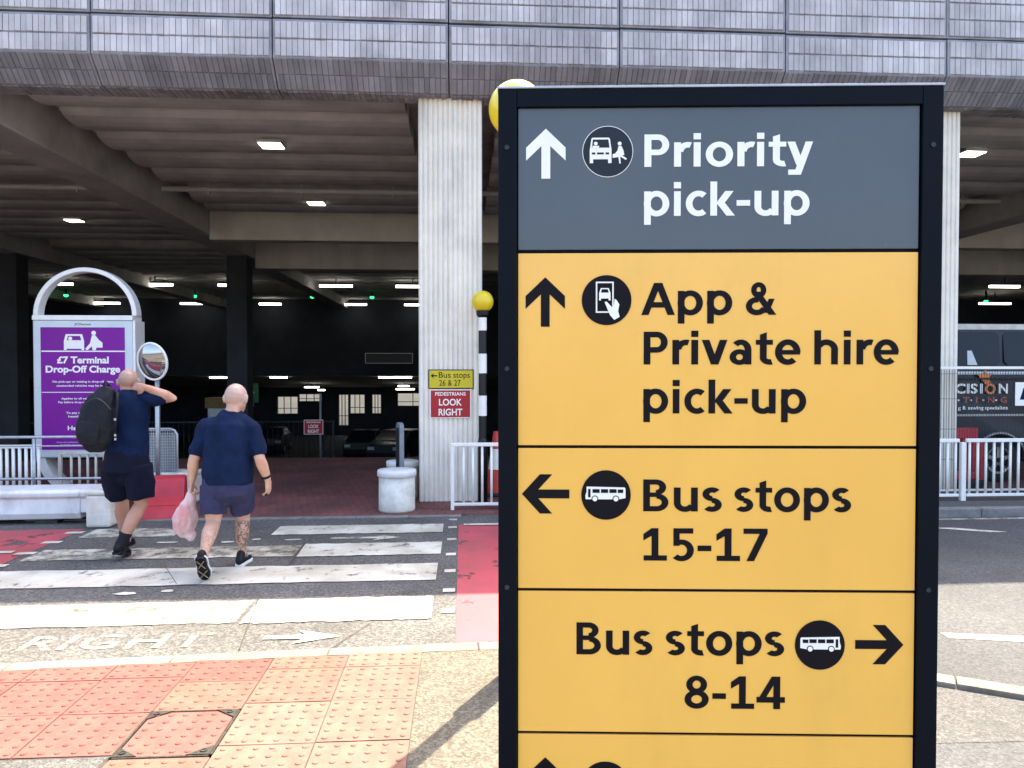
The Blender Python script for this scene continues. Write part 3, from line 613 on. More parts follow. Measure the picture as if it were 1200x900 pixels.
# ceiling ribs between the beams
def rib_profile(y0, y1):
    h = .30; w = y1 - y0; p = []
    for i in range(9):
        a = math.pi * i / 8; p.append((y0 + w / 2 - math.cos(a) * w / 2 * (1 if True else 0), 5.68 - h * (math.sin(a) ** .45) if 0 < i < 8 else 5.68))
    return p
ribs = [10.16 + 1.07 * k for k in range(0, 5)] + [16.35, 17.2] + [23.4 + 1.07 * k for k in range(0, 16)]
for bi in range(len(BX) - 1):
    xa, xb = BX[bi] + .36, BX[bi + 1] - .36
    ys = list(ribs)
    if bi < 2: ys = [10.16 + 1.07 * k for k in range(0, 5)] + [16.3 + 1.0 * k for k in range(6)] + ribs[7:]
    for y in ys:
        inset = .30 if y < 20 else .05
        MB().prism(rib_profile(y, y + .96), xa + inset, xb - inset, 'x').build('ceiling_rib', 'concrete_ceiling', CP, smooth=False)
    if bi >= 2:
        MB().box(xa, xb, 18.6, 19.0, 4.86, 5.67).build('cross_beam', 'concrete_cross', CP, bevel=.015)
        MB().box(xa, xb, 22.62, 23.2, 4.70, 5.67).build('cross_beam', 'concrete_cross', CP, bevel=.015)
    pp = MB().tube([(xa, 15.75, 5.40), (xb, 15.75, 5.40)], .055, 10)
    for hx in range(3):
        x = xa + (xb - xa) * (hx + .5) / 3; pp.box(x - .015, x + .015, 15.72, 15.78, 5.30, 5.68)
    pp.build('service_pipe', 'concrete_beam', CP)
# back wall of the lower level: piers leave bright openings on the yard outside
def back(x0, x1, z0, z1): MB().box(x0, x1, 61.0, 61.4, z0, z1).build('back_wall', 'concrete_deep_shade', CP)
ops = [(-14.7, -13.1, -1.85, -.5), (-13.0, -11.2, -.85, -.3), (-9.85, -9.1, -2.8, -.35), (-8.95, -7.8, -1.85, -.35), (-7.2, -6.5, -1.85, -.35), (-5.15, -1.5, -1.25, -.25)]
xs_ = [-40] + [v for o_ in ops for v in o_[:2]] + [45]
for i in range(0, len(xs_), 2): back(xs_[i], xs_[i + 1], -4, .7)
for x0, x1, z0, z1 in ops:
    MB().box(x0, x1, 61.02, 61.38, z1, .7).build('lintel', 'concrete_deep_shade', CP); MB().box(x0, x1, 61.02, 61.38, -4, z0).build('sill_wall', 'concrete_deep_shade', CP)
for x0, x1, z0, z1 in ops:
    for q in (1, 2): MB().box(x0 + (x1 - x0) * q / 3 - .03, x0 + (x1 - x0) * q / 3 + .03, 61.05, 61.12, z0, z1).build('mullion', 'concrete_deep_shade', CP)
    MB().box(x0, x1, 61.13, 61.18, z0 + (z1 - z0) * .3, z0 + (z1 - z0) * .3 + .05).build('rail', 'concrete_deep_shade', CP)
yw = MB().box(-60, 60, 70, 70.3, -3.6, 1.4).build('daylight_backdrop', 'daylight_backdrop'); tag(yw, 'pale wall added as daylight behind the openings at the back of the car park', 'wall')  # wall added so the openings look bright; its near face is shaded

# strip lights, square lamps, green bay indicators
def strip(px_x, y, z, L, label):
    e = empty('strip_light', (px_x, y, z), 0, label, 'strip light', 'strip lights on the car park ceiling')
    MB().box(-L / 2, L / 2, -.05, .05, .055, .14).build('housing', 'concrete_deep_shade', e)
    MB().box(-L / 2 + .02, L / 2 - .02, -.06, .06, -.035, .055).build('diffuser', 'led', e)
    if z > 4: MB().box(-.02, .02, -.02, .02, .14, 5.68 - z).build('hanger', 'concrete_deep_shade', e)
    else: MB().box(-.02, .02, -.02, .02, .14, .32).build('hanger', 'concrete_deep_shade', e)
def sq(x, y, label):
    e = empty('square_lamp', (x * .973, y * .973, 5.37), 0, label, 'ceiling lamp', 'square lamps near the front of the car park ceiling')
    MB().box(-.19, .19, -.17, .17, .0, .05).build('housing', 'concrete_beam', e); MB().box(-.17, .17, -.15, .15, -.015, .0).build('diffuser', 'led', e)
for x, L, o in ((-12.23, 1.4, 'nearer upper row, left of the rear column'), (-9.33, .9, 'nearer upper row, touching the rear column'), (-5.09, 1.35, 'nearer upper row, right of the rear column'), (-1.99, 1.4, 'nearer upper row, cut by the front fluted column'), (-15.9, 1.0, 'nearer upper row, seen inside the arch of the advert')):
    strip(x, 31.0, 5.1, L, 'white ceiling strip light in the ' + o)
for x, L, o in ((-18.24, 1.5, 'seen through the arch of the advert'), (-13.72, 1.55, 'just right of the advert arch'), (-9.93, 1.15, 'right of the rear column foot'), (-5.7, 1.5, 'midway between the two columns'), (-2.27, 1.5, 'cut by the front fluted column')):
    strip(x, 39.9, 5.1, L, 'white strip light in the farther upper row, ' + o)
strip(22.18, 29.4, 5.1, 1.3, 'white strip light above the dark van, upper one'); strip(27.48, 37.1, 5.1, 1.7, 'white strip light above the dark van, lower one')
for x, L, o in ((-12.92, 1.55, "above the bald man's head"), (-10.0, .95, 'right of his head'), (-3.67, 1.85, 'just left of the fluted column')):
    strip(x, 41.9, 1.26, L, 'white strip light low in the dark lower level, ' + o)
for x, z, L, o in ((-10.2, .48, 1.0, 'above the small red sign, left one'), (-9.55, .28, .5, 'above the small red sign, right one'), (-3.98, .55, .8, 'near the fluted column, upper'), (-3.87, .33, 1.3, 'near the fluted column, lower')):
    strip(x, 52.0, z, L, 'far lower-level strip light ' + o)
sq(-3.16, 12.83, 'square ceiling lamp nearest the front between big beam and column'); sq(-3.26, 17.25, 'square ceiling lamp just above the pale cross beam')
sq(-9.71, 19.64, 'square ceiling lamp left of the big diagonal beam'); sq(8.8, 12.53, 'square ceiling lamp at the right behind the totem sign')
for x, o in ((-18.2, 'inside the advert arch'), (-12.42, 'between the advert and the rear column'), (-7.01, 'first right of the rear column'), (-4.23, 'second right of the rear column'), (26.2, 'above the dark van')):
    e = empty('bay_indicator', (x, 36, 5.17), 0, 'tiny green parking bay light ' + o, 'indicator light', 'green bay lights')
    MB().lathe([(.05, .0), (.05, .6)], 0, 0, 8).build('stem', 'concrete_deep_shade', e); MB().lathe([(.02, -.12), (.09, -.09), (.11, -.03), (.09, 0)], 0, 0, 10).build('lens', 'green_led', e)

# ------------------------------------------------------------------ wayfinding totem (the big sign)
SG = empty('totem_sign', (.0923, 1.890, 0), R(-5.09), 'large black-framed totem with grey and yellow panels listing pick-up points and bus stops', 'sign')
KX, KZ, ZT = 1.0956 / 516, .002136, 2.449
def sx(px): return (px - 584) * KX
def sz(py): return ZT - (py - 105) * KZ
TW = 1.0956
MB().box(0, sx(606), -.012, .13, .012, ZT - .004).build('frame_post', 'sign_frame', SG, bevel=.003)
MB().box(sx(1076), TW, -.012, .13, .012, ZT - .004).build('frame_post', 'sign_frame', SG, bevel=.003)
MB().box(sx(606) + .0005, sx(1076) - .0005, -.0115, .1295, sz(128), ZT - .004).build('top_rail', 'sign_frame', SG, bevel=.002)
MB().box(-.002, TW + .002, -.014, .132, ZT - .0038, ZT + .002).build('cap', 'trim_silver', SG, bevel=.001)
MB().box(sx(606) + .001, sx(1076) - .001, .006, .125, .012, sz(128) - .001).build('core', 'sign_frame', SG)
MB().box(-.10, TW + .10, -.09, .21, 0.0, .0118).build('base_plate', 'sign_frame', SG)
for zz in (2.30, 1.75, 1.2, .65):
    for xx in (.022, TW - .026): MB().prism([(xx + .006 * math.cos(k * math.pi / 6), zz + .006 * math.sin(k * math.pi / 6)) for k in range(12)], -.0145, -.0121, 'y').build('screw', 'mesh_dark', SG)
secs = [(128, 293, 'sign_grey'), (297, 522.5, 'sign_yellow'), (526, 692, 'sign_yellow'), (695.5, 863, 'sign_yellow'), (866.5, 1030, 'sign_yellow'), (1033.5, 1180, 'sign_yellow')]
PN = []
for a, b, m in secs:
    PN.append(MB().box(sx(606) + .003, sx(1076) - .003, -.002, .0058, sz(b), sz(a)).build('panel', m, SG, bevel=.0012))
def line(t, x0, x1, cap_top, basel, m, pn):
    h = (basel - cap_top) * KZ
    me = word_mesh(t, (x1 - x0) * KX, h); me.transform(Matrix.Translation((sx(x0), -.0026, sz(basel)))); link('lettering', me, m, pn)
line('Priority', 755.5, 951.5, 159.5, 197, 'sign_white', PN[0]); line('pick-up', 755, 948, 216, 254, 'sign_white', PN[0])
line('App', 752.5, 859, 332, 369.4, 'sign_ink', PN[1]); line('&', 875, 910.5, 332, 369.4, 'sign_ink', PN[1]); line('Private', 755.5, 939, 389, 427.3, 'sign_ink', PN[1]); line('hire', 955, 1053, 389, 427.3, 'sign_ink', PN[1]); line('pick-up', 755, 946, 446.6, 484.7, 'sign_ink', PN[1])
line('Bus', 755.6, 848, 562.5, 600, 'sign_ink', PN[2]); line('stops', 863, 999.3, 562.5, 600, 'sign_ink', PN[2]); line('15-17', 756, 902, 620, 658.3, 'sign_ink', PN[2])
line('Bus', 677, 767, 732.3, 770.3, 'sign_ink', PN[3]); line('stops', 783, 922.4, 732.3, 770.3, 'sign_ink', PN[3]); line('8-14', 805.4, 923.7, 795, 833.5, 'sign_ink', PN[3])
def flat(pts, m, pn, name, lay=0, holes=None):
    """thin plate cut to an outline given in the sign's own drawing units"""
    y = -.0024 - .0006 * lay
    return MB().prism([(sx(p[0]), sz(p[1])) for p in pts], y, y - .0007, 'y').build(name, m, pn)
def circ(cx, cy, r, n=48): return [(cx + r * math.cos(2 * math.pi * i / n), cy + r * math.sin(2 * math.pi * i / n)) for i in range(n)]
def arrow(cx, top, d, m, pn, L=58, w=46.4):
    p = [(0, 0), (w / 2, 22), (w / 2, 37), (5.2, 20), (5.2, L), (-5.2, L), (-5.2, 20), (-w / 2, 37), (-w / 2, 22)]
    if d == 'up': q = [(cx + x, top + y) for x, y in p]
    elif d == 'left': q = [(cx + y * .97, top + x) for x, y in p]
    else: q = [(cx - y * .97, top + x) for x, y in p]
    flat(q, m, pn, 'arrow')
arrow(640, 152, 'up', 'sign_white', PN[0]); arrow(639.5, 325, 'up', 'sign_ink', PN[1]); arrow(612, 580, 'left', 'sign_ink', PN[2]); arrow(1062, 756, 'right', 'sign_ink', PN[3]); arrow(640, 894, 'up', 'sign_ink', PN[4])
def badge(cx, cy, pn, m='sign_ink', ring=False):
    if ring: flat(circ(cx, cy, 29.8), 'sign_white', pn, 'icon_ring', 0); flat(circ(cx, cy, 29.0), m, pn, 'icon_disc', 1)
    else: flat(circ(cx, cy, 29.2), m, pn, 'icon_disc', 1)
def rect(x0, y0, x1, y1): return [(x0, y0), (x1, y0), (x1, y1), (x0, y1)]
# Priority icon: car seen from the front and a person lifting a case
badge(712.6, 179, PN[0], 'sign_ink_grey', True)
flat([(693.5, 164), (695, 163), (713.5, 163), (715, 164), (717, 177), (717, 192.5), (713, 192.5), (713, 188), (695.5, 188), (695.5, 192.5), (691.5, 192.5), (691.5, 177)], 'sign_white', PN[0], 'car_icon', 2)
flat([(695.2, 165.2), (713.2, 165.2), (714.6, 174.6), (694, 174.6)], 'sign_ink_grey', PN[0], 'car_icon_window', 3)
flat(circ(698.5, 170, 2.2, 14), 'sign_white', PN[0], 'driver_icon', 4); flat(rect(694.6, 172.6, 702.4, 175), 'sign_white', PN[0], 'driver_icon', 4)
for a, b in ((694, 698), (700, 708), (710, 714)): flat(rect(a, 180.2, b, 182.4), 'sign_ink_grey', PN[0], 'car_icon_light', 3)
flat(circ(726.5, 170, 2.3, 14), 'sign_white', PN[0], 'person_icon', 2)
flat([(725, 173), (728.5, 172.6), (731, 178), (732, 183), (729.5, 183.5), (735, 187.5), (733.8, 189), (727.2, 185), (727.8, 193), (726.2, 193), (725, 185.5), (718.3, 186.6), (718.3, 182.2), (721, 181.6), (724, 178)], 'sign_white', PN[0], 'person_icon', 2)
# App icon: phone with a car on its screen, held by a hand
badge(711.7, 352, PN[1])
flat(rect(699, 330.4, 720, 366.8), 'sign_white', PN[1], 'phone_icon', 2); flat(rect(700.8, 332.2, 718.2, 365), 'sign_ink', PN[1], 'phone_icon_screen', 3)
flat([(704.8, 338), (714.2, 338), (716.2, 344), (716.2, 352.4), (714, 352.4), (714, 350.2), (705, 350.2), (705, 352.4), (702.8, 352.4), (702.8, 344)], 'sign_white', PN[1], 'car_icon', 4)
flat([(706, 339.4), (713, 339.4), (714, 343.2), (705, 343.2)], 'sign_ink', PN[1], 'car_icon_window', 5)
flat([(709.2, 354.4), (711.6, 353.6), (718, 360.4), (720, 359), (721, 350.4), (723.4, 352), (726.6, 357), (725.2, 365), (727, 371.6), (720.6, 375.2), (715.6, 369.4)], 'sign_white', PN[1], 'hand_icon', 4)
# bus icons
def bus(cx, cy, pn, fl):
    def X(v): return cx + fl * v
    def pl(p): return [(X(a), cy + b) for a, b in (p if fl > 0 else p[::-1])]
    flat(pl([(-23, -9), (22, -8), (23, -6.5), (23, 4.5), (15, 6), (-24, 6), (-24.5, 2), (-23, -3)]), 'sign_white', pn, 'bus_icon', 2)
    flat(pl([(-21.2, -6.2), (-18.4, -6.2), (-18.4, 3.6), (-21.2, 3.6)]), 'sign_ink', pn, 'bus_icon_door', 3)
    for a in (-16, -6, 4): flat(pl([(a, -6), (a + 8.4, -6), (a + 8.4, -1.6), (a, -1.6)]), 'sign_ink', pn, 'bus_icon_window', 3)
    flat(pl([(13.8, -5.6), (20.2, -5.6), (20.2, -1.6), (13.8, -1.6)]), 'sign_ink', pn, 'bus_icon_window', 3)
    for a in (-13.2, 11.6): flat(circ(X(a), cy + 5.4, 3.9, 20), 'sign_ink', pn, 'bus_icon_wheel', 3); flat(circ(X(a), cy + 5.4, 2.9, 20), 'sign_white', pn, 'bus_icon_wheel', 4)
badge(711.6, 581, PN[2]); bus(711.6, 580, PN[2], 1); badge(964.2, 757, PN[3]); bus(964.2, 756, PN[3], -1); badge(711.6, 927.5, PN[4])

# ------------------------------------------------------------------ beacons
def beacon(x, y, z0, zc, r, bands, rad, label, sleeve=1.05, srad=None):
    e = empty('belisha_beacon', (x, y, z0), 0, label, 'beacon', 'crossing beacons')
    srad = srad or rad * 1.5
    MB().lathe([(srad, 0), (srad, sleeve - .05), (rad, sleeve)], 0, 0, 20).build('base_sleeve', 'black_paint', e, smooth=True)
    zs = [sleeve] + bands + [zc - r + .0]
    for i in range(len(zs) - 1):
        MB().lathe([(rad, zs[i] + .001), (rad, zs[i + 1] - .001)], 0, 0, 20).build('pole_band', 'black_paint' if i % 2 == 0 else 'white_paint', e, smooth=False)
    MB().lathe([(rad * .9, zc - r - .07), (rad * 1.5, zc - r - .03), (rad * 1.6, zc - r + .025), (rad * 1.2, zc - r + .03)], 0, 0, 20).build('collar', 'black_paint', e)
    pr = [(max(.004, r * math.sin(math.pi * i / 22)), zc - r * math.cos(math.pi * i / 22)) for i in range(1, 22)]
    MB().lathe(pr, 0, 0, 36).build('globe', 'globe_yellow', e, smooth=True)
beacon(.268, 9.62, .006, 2.60, .140, [1.14, 1.40, 1.685, 1.936, 2.23], .053, 'belisha beacon with small yellow globe beside the fluted column', .86, .062)
beacon(.312, 4.255, .012, 3.20, .158, [1.35, 1.65, 1.95, 2.25, 2.55, 2.85], .050, 'belisha beacon mostly hidden behind the totem, only its globe showing', 1.05, .075)

# ------------------------------------------------------------------ guard rails, fences, barriers
def guardrail(name, x0, x1, y, z0, z1, step, m, label, posts=(), r=.018, rails=(), pr=.03, ypost=0.0, cat='railing', group=None, bw=None):
    e = empty(name, ((x0 + x1) / 2, y, 0), 0, label, cat, group); ox = (x0 + x1) / 2
    MB().box(x0 - ox, x1 - ox, -.022, .022, z1 - .045, z1).build('top_rail', m, e, bevel=.006)
    MB().box(x0 - ox, x1 - ox, -.018, .018, z0 + .05, z0 + .085).build('bottom_rail', m, e, bevel=.005)
    for zr in rails: MB().box(x0 - ox, x1 - ox, -.012, .012, zr, zr + .02).build('mid_rail', m, e)
    n = int((x1 - x0) / step); bal = MB().tube([(0, 0, z0 + .084), (0, 0, z1 - .044)], r, 8).mesh('baluster'); bal.materials.append(M[m]); bal.polygons.foreach_set('use_smooth', [True] * len(bal.polygons))
    for i in range(n + 1):
        x = x0 + (x1 - x0 - n * step) / 2 + i * step
        if any(abs(x - p) < step * .45 for p in posts): continue
        o = bpy.data.objects.new('baluster', bal); COL.objects.link(o); o.parent = e; o.location = (x - ox, 0, 0)
    for p in posts:
        MB().box(p - ox - pr, p - ox + pr, -pr, pr, z0 - .02, z1 - .046).build('post', m, e, bevel=.006)
    return e
guardrail('guard_rail', -.13, 1.9, 9.28, 0.006, .835, .115, 'white_paint', 'white guard rail in front of the small belisha beacon', posts=(-.115, 1.88), r=.016, pr=.022)
guardrail('guard_rail', 3.6, 6.205, 8.98, .10, .875, .105, 'white_paint', 'white guard rail left of the thick post, mostly behind the totem', posts=(3.62,), r=.016)
guardrail('guard_rail', 6.30, 9.6, 8.98, .10, .875, .107, 'white_paint', 'white guard rail in front of the dark van', posts=(6.255, 9.58), r=.016)
# tall mesh fence between the column and the guard rail
e = empty('mesh_fence', (7.3, 9.5, .10), 0, 'tall dark wire mesh fence with white top rail in front of the dark van', 'fence')
MB().box(-2.6, 3.2, -.02, .02, 1.645, 1.68).build('top_rail', 'white_paint', e); MB().box(-2.6, 3.2, -.012, .012, .03, .055).build('bottom_rail', 'white_paint', e)
wm = MB()
i = -2.58
while i < 3.2: wm.box(i - .0022, i + .0022, -.002, .002, .056, 1.644); i += .037
for z in (.45, .85, 1.25, 1.58): wm.box(-2.6, 3.2, -.005, -.0021, z, z + .005)
tag(wm.build('wire_mesh', 'mesh_dark', e), kind='stuff')
for x in (-2.62, .9, 3.22): MB().box(x - .02, x + .02, .03, .07, 0, 1.64).build('post', 'galv', e)
nb_ = empty('notice', (7.52, 9.465, 1.26), 0, 'small white notice with a blue emblem on the wire mesh fence', 'notice')
MB().box(-.21, .21, -.004, .004, 0, .31).build('board', 'white_paint', nb_)
MB().prism([(-.15, .08), (-.06, .08), (-.075, .2), (-.10, .24), (-.12, .17)], -.0055, -.0042, 'y').build('emblem', 'navy', nb_)
# left: white slatted railing, cream railing, galvanised barrier, mesh barrier
guardrail('slatted_railing', -7.6, -5.36, 9.95, .006, .78, .078, 'white_paint', 'white slatted railing at the left edge behind the low barrier', posts=(-7.6,), r=.02)
guardrail('cream_railing', -5.28, -3.95, 10.25, .006, .66, .105, 'cream_rail', 'cream railing with upright bars below the purple advert', posts=(-5.28, -3.97), r=.017, pr=.022)
e = empty('crowd_barrier', (-5.2, 9.5, .006), 0, 'galvanised two-rail barrier running in front of the purple advert', 'barrier')
for z in (.91, .80, .40): MB().tube([(-1.9, 0, z), (1.0, 0, z)], .018 if z != .80 else .01, 8).build('rail', 'galv', e, smooth=True)
for x in (-1.85, .0, .98): MB().tube([(x, .0, 0), (x, .0, .89)], .021, 8).build('post', 'galv', e, smooth=True)
e = empty('mesh_barrier', (-3.98, 9.9, .006), 0, 'grey wire mesh barrier panel with rounded corner behind the man with the backpack', 'barrier')
pth = [(-.45, 0, 0), (-.45, 0, .90), (-.42, 0, .95), (-.37, 0, .97), (.25, 0, .97), (.30, 0, .95), (.33, 0, .90), (.33, 0, 0)]
MB().tube(pth, .017, 8).build('frame', 'galv', e, smooth=True)
wm = MB()
for k in range(26): wm.box(-.43 + k * .029, -.424 + k * .029, -.003, .003, .18, .955)
for k in range(22): wm.box(-.435, .315, -.007, -.0032, .19 + k * .036, .199 + k * .036)
tag(wm.build('wire_mesh', 'galv', e), kind='stuff')
MB().box(-.44, .32, .004, .012, .2, .90).build('backing_sheet', 'grey_panel', e)
# low white plastic barrier
def low_barrier(name, x0, x1, y0, y1, h, m, label, skew=0.0, lift=.05):
    e = empty(name, ((x0 + x1) / 2, y0, .003), skew, label, 'barrier'); w = (x1 - x0) / 2
    pr = [(.05, lift), (.02, .12), (.035, h - .10), (.0, h - .075), (-.005, h - .03), (.03, h), (y1 - y0 - .03, h), (y1 - y0, h - .04), (y1 - y0, lift)]
    MB().prism(pr, -w, w - .12, 'x').build('body', m, e, bevel=.012)
    pr2 = [(a, lift + .10 if b == lift else b) for a, b in pr]
    MB().prism(pr2, w - .119, w, 'x').build('end_cap', m, e, bevel=.012)
    for q in (-.7, 0, .7): MB().box(q * w - .12, q * w + .12, .08, y1 - y0 - .05, 0, lift + .02).build('foot', 'joint', e)
    return e
low_barrier('low_barrier', -7.6, -4.17, 8.66, 9.15, .385, 'white_plastic', 'long low white barrier at the left edge before the railings', R(2))
def block(x, y, wx, wy, h, label, m='white_dirty'):
    e = empty('concrete_block', (x, y, .006), R(random.uniform(-4, 4)), label, 'block', 'white blocks beside the crossing')
    MB().box(-wx / 2, wx / 2, -wy / 2, wy / 2, 0, h - .052).build('body', m, e, bevel=.03)
    MB().box(-wx / 2 - .012, wx / 2 + .012, -wy / 2 - .012, wy / 2 + .012, h - .05, h).build('cap', m, e, bevel=.018)
block(-3.98, 8.72, .26, .5, .41, 'white block between the low white barrier and the man with the backpack')
block(-3.70, 10.05, .52, .4, .41, 'white block behind the red plastic barrier base')
# red plastic barrier foot lying by the crossing
e = empty('plastic_barrier', (-3.55, 9.25, .006), R(12), 'tilted red plastic barrier base between the two walking men', 'barrier base')
MB().prism([(-.36, 0), (.30, 0), (.33, .05), (.20, .16), (.17, .40), (.10, .46), (-.02, .42), (-.10, .22), (-.30, .10)], -.22, .22, 'x').build('body', 'red_plastic', e, bevel=.02)
MB().box(-.15, .15, -.24, -.16, .115, .14).build('grip_slot', 'black_paint', e)
# white drums with a blade post between them
def drum(x, y, r, h, label):
    e = empty('drum', (x, y, .006), 0, label, 'drum', 'white drums beside the fluted column')
    MB().lathe([(r * .93, 0), (r * .95, .02), (r * .94, h - .08)], 0, 0, 32).build('body', 'white_dirty', e, smooth=True)
    MB().lathe([(r * .97, h - .079), (r * 1.02, h - .07), (r * 1.02, h - .02), (r * .99, h), (r * .5, h + .006), (.01, h + .006)], 0, 0, 32).build('lid', 'white_plastic', e, smooth=True)
drum(-.80, 9.32, .235, .50, 'nearer white round drum with lid, left of the fluted column'); drum(-.80, 10.22, .215, .50, 'farther white round drum half hidden behind the nearer one')
e = empty('blade_post', (-.80, 9.80, .006), R(20), 'thin grey blade post with rounded top standing between the white drums', 'post')
pr = [(-.10, 0), (.10, 0), (.10, .98), (.085, 1.02), (.05, 1.045), (-.05, 1.045), (-.085, 1.02), (-.10, .98)]
MB().prism(pr, -.03, .03, 'x').build('blade', 'grey_panel', e, bevel=.008)
MB().prism([(a * .7, .35 + b * .6) for a, b in pr], -.0345, -.0301, 'x').build('recess', 'mesh_dark', e)
MB().box(-.05, .05, -.13, .13, 0, .025).build('foot', 'galv', e)
# traffic cone
e = empty('traffic_cone', (.47, 10.35, .006), 0, 'tall red and white traffic cone between the small beacon and the totem', 'cone')
MB().prism([(-.21, -.21), (.21, -.21), (.21, .21), (-.21, .21)], 0, .05, 'z').build('base', 'mesh_dark', e, bevel=.02)
for a, b, m in ((.05, .36, 'cone_red'), (.36, .64, 'white_paint'), (.64, .88, 'cone_red')):
    def rr(z): return .16 - .13 * (z / .9)
    MB().lathe([(rr(a), a + .0005), (rr(b), b - .0005)], 0, 0, 24).build('cone_band', m, e, smooth=False)

# ------------------------------------------------------------------ plates on the column, signs inside
def plate(name, x0, x1, z0, z1, y, m, label, cat='sign', border=None, bm_=None):
    e = empty(name, ((x0 + x1) / 2, y, z0), 0, label, cat); w = (x1 - x0) / 2; h = z1 - z0
    if border: MB().box(-w, w, -.004, .004, 0, h).build('backing', border, e, bevel=.003); MB().box(-w + .012, w - .012, -.0062, -.0041, .012, h - .012).build('face', m, e)
    else: MB().box(-w, w, -.004, .004, 0, h).build('face', m, e, bevel=.003)
    return e, w, h
e, w, h = plate('direction_plate', -.433, .156, 1.487, 1.739, 9.868, 'plate_yellow', 'yellow plate with black arrow to bus stops 26 and 27 on the column', border='sign_ink')
text('Bus', -.16, h - .108, 'sign_ink', e, y=-.0066, width=.155, cap=.075, weight=.004, depth=.0003); text('stops', .03, h - .108, 'sign_ink', e, y=-.0066, width=.215, cap=.075, weight=.004, depth=.0003); text('26 & 27', -.155, .04, 'sign_ink', e, y=-.0066, width=.28, cap=.075, weight=.004, depth=.0003)
MB().prism([(-.265, .17), (-.222, .205), (-.232, .178), (-.18, .178), (-.18, .162), (-.232, .162), (-.222, .135)], -.0072, -.0063, 'y').build('arrow', 'sign_ink', e)
e, w, h = plate('warning_plate', -.415, .122, 1.102, 1.478, 9.868, 'plate_red', 'red plate reading PEDESTRIANS LOOK RIGHT on the column', border='white_paint')
for t, z, ww, c in (('PEDESTRIANS', .295, .40, .045), ('LOOK', .165, .30, .088), ('RIGHT', .035, .31, .088)): text(t, 0, z, 'sign_white', e, y=-.0066, width=ww, cap=c, weight=.02, depth=.0003, align='CENTER')
e, w, h = plate('warning_plate', -3.72, -3.27, .196, .542, 18.0, 'plate_red', 'small red plate reading LOOK RIGHT on a pole inside the car park', border='white_paint')
for t, z, ww, c in (('PEDESTRIANS', .27, .33, .035), ('LOOK', .15, .24, .08), ('RIGHT', .035, .26, .08)): text(t, 0, z, 'sign_white', e, y=-.0066, width=ww, cap=c, weight=.02, depth=.0003, align='CENTER')
MB().tube([(.155, .04, -.59), (.155, .04, .97)], .025, 8).build('pole', 'grey_panel', e, smooth=True)
# dark railing inside
e = guardrail('inner_railing', -16, -4.0, 24.0, -1.13, .10, .16, 'mesh_dark', 'dark railing deep inside the car park behind the men', posts=(-15.95, -12, -8, -4.05), r=.012, pr=.03)
# crates, green sign, empty sign frame
e = empty('exit_sign', (-9.95, 36, .16), 0, 'dim green sign inside the car park beside the bald head', 'sign')
MB().box(-.42, .42, -.04, .04, 0, .9).build('board', 'sign_green', e); MB().prism([(-.1, .2), (.1, .2), (.1, .45), (.25, .45), (0, .75), (-.25, .45), (-.1, .45)], -.05, -.041, 'y').build('arrow', 'white_paint', e); MB().box(-.04, .04, .041, .12, -3.0, 1.2).build('pole', 'mesh_dark', e)
e = empty('kiosk', (-11.3, 37, -2.75), 0, 'pale boarded kiosk inside the car park left of the bald head', 'kiosk')
MB().box(-.9, .9, 0, 1.0, 0, 2.6).build('body', 'galv', e, bevel=.02); MB().box(-1.0, 1.0, -.1, 1.1, 2.602, 3.1).build('fascia', 'brown_box', e, bevel=.02); MB().box(-.7, .7, -.02, -.002, 1.2, 2.3).build('shutter', 'white_plastic', e)
e = empty('hanging_sign', (-3.9, 40.8, 2.03), 0, 'dark rectangular sign with thin pale frame high on the far wall', 'sign')
for q in ((-1.27, 1.27, 0, .03), (-1.27, 1.27, .53, .56), (-1.27, -1.24, .031, .529), (1.24, 1.27, .031, .529)): MB().box(q[0], q[1], -.05, .1, q[2], q[3]).build('frame_bar', 'galv', e)
MB().box(-1.239, 1.239, 0, .2, .031, .529).build('board', 'black_paint', e)

# ------------------------------------------------------------------ advert totem at the left
AD = empty('advert_panel', (-5.143, 10.6, .006), 0, 'white arched advert stand with a purple drop-off charge poster', 'advert stand')
hw = .657; D = .29
MB().box(-hw, hw, 0, D, .53, 2.40).build('case', 'ad_frame', AD, bevel=.015)
MB().box(-hw - .004, hw + .004, -.012, D + .004, 2.402, 2.47).build('header_bar', 'white_paint', AD, bevel=.008)
# arch loop
n = 28; prm = []
outer = [(-(hw + .03) * math.cos(math.pi * i / n), 2.47 + .66 * math.sin(math.pi * i / n)) for i in range(n + 1)]
inner = [(-(hw - .035) * math.cos(math.pi * i / n), 2.47 + .60 * math.sin(math.pi * i / n)) for i in range(n + 1)]
vs = []; fs = []
for (ox, oz), (ix, iz) in zip(outer, inner): vs += [(ox, .06, oz), (ox, D - .06, oz), (ix, D - .06, iz), (ix, .06, iz)]
for i in range(n): fs += [(4 * i + k, 4 * i + (k + 1) % 4, 4 * i + 4 + (k + 1) % 4, 4 * i + 4 + k) for k in range(4)]
fs += [(0, 1, 2, 3), (4 * n, 4 * n + 1, 4 * n + 2, 4 * n + 3)]
MB().add(vs, fs).build('arch', 'white_paint', AD, bevel=.01)
MB().box(hw + .001, hw + .034, .0, D + .02, .6, 2.401).build('side_band', 'white_paint', AD, bevel=.005)
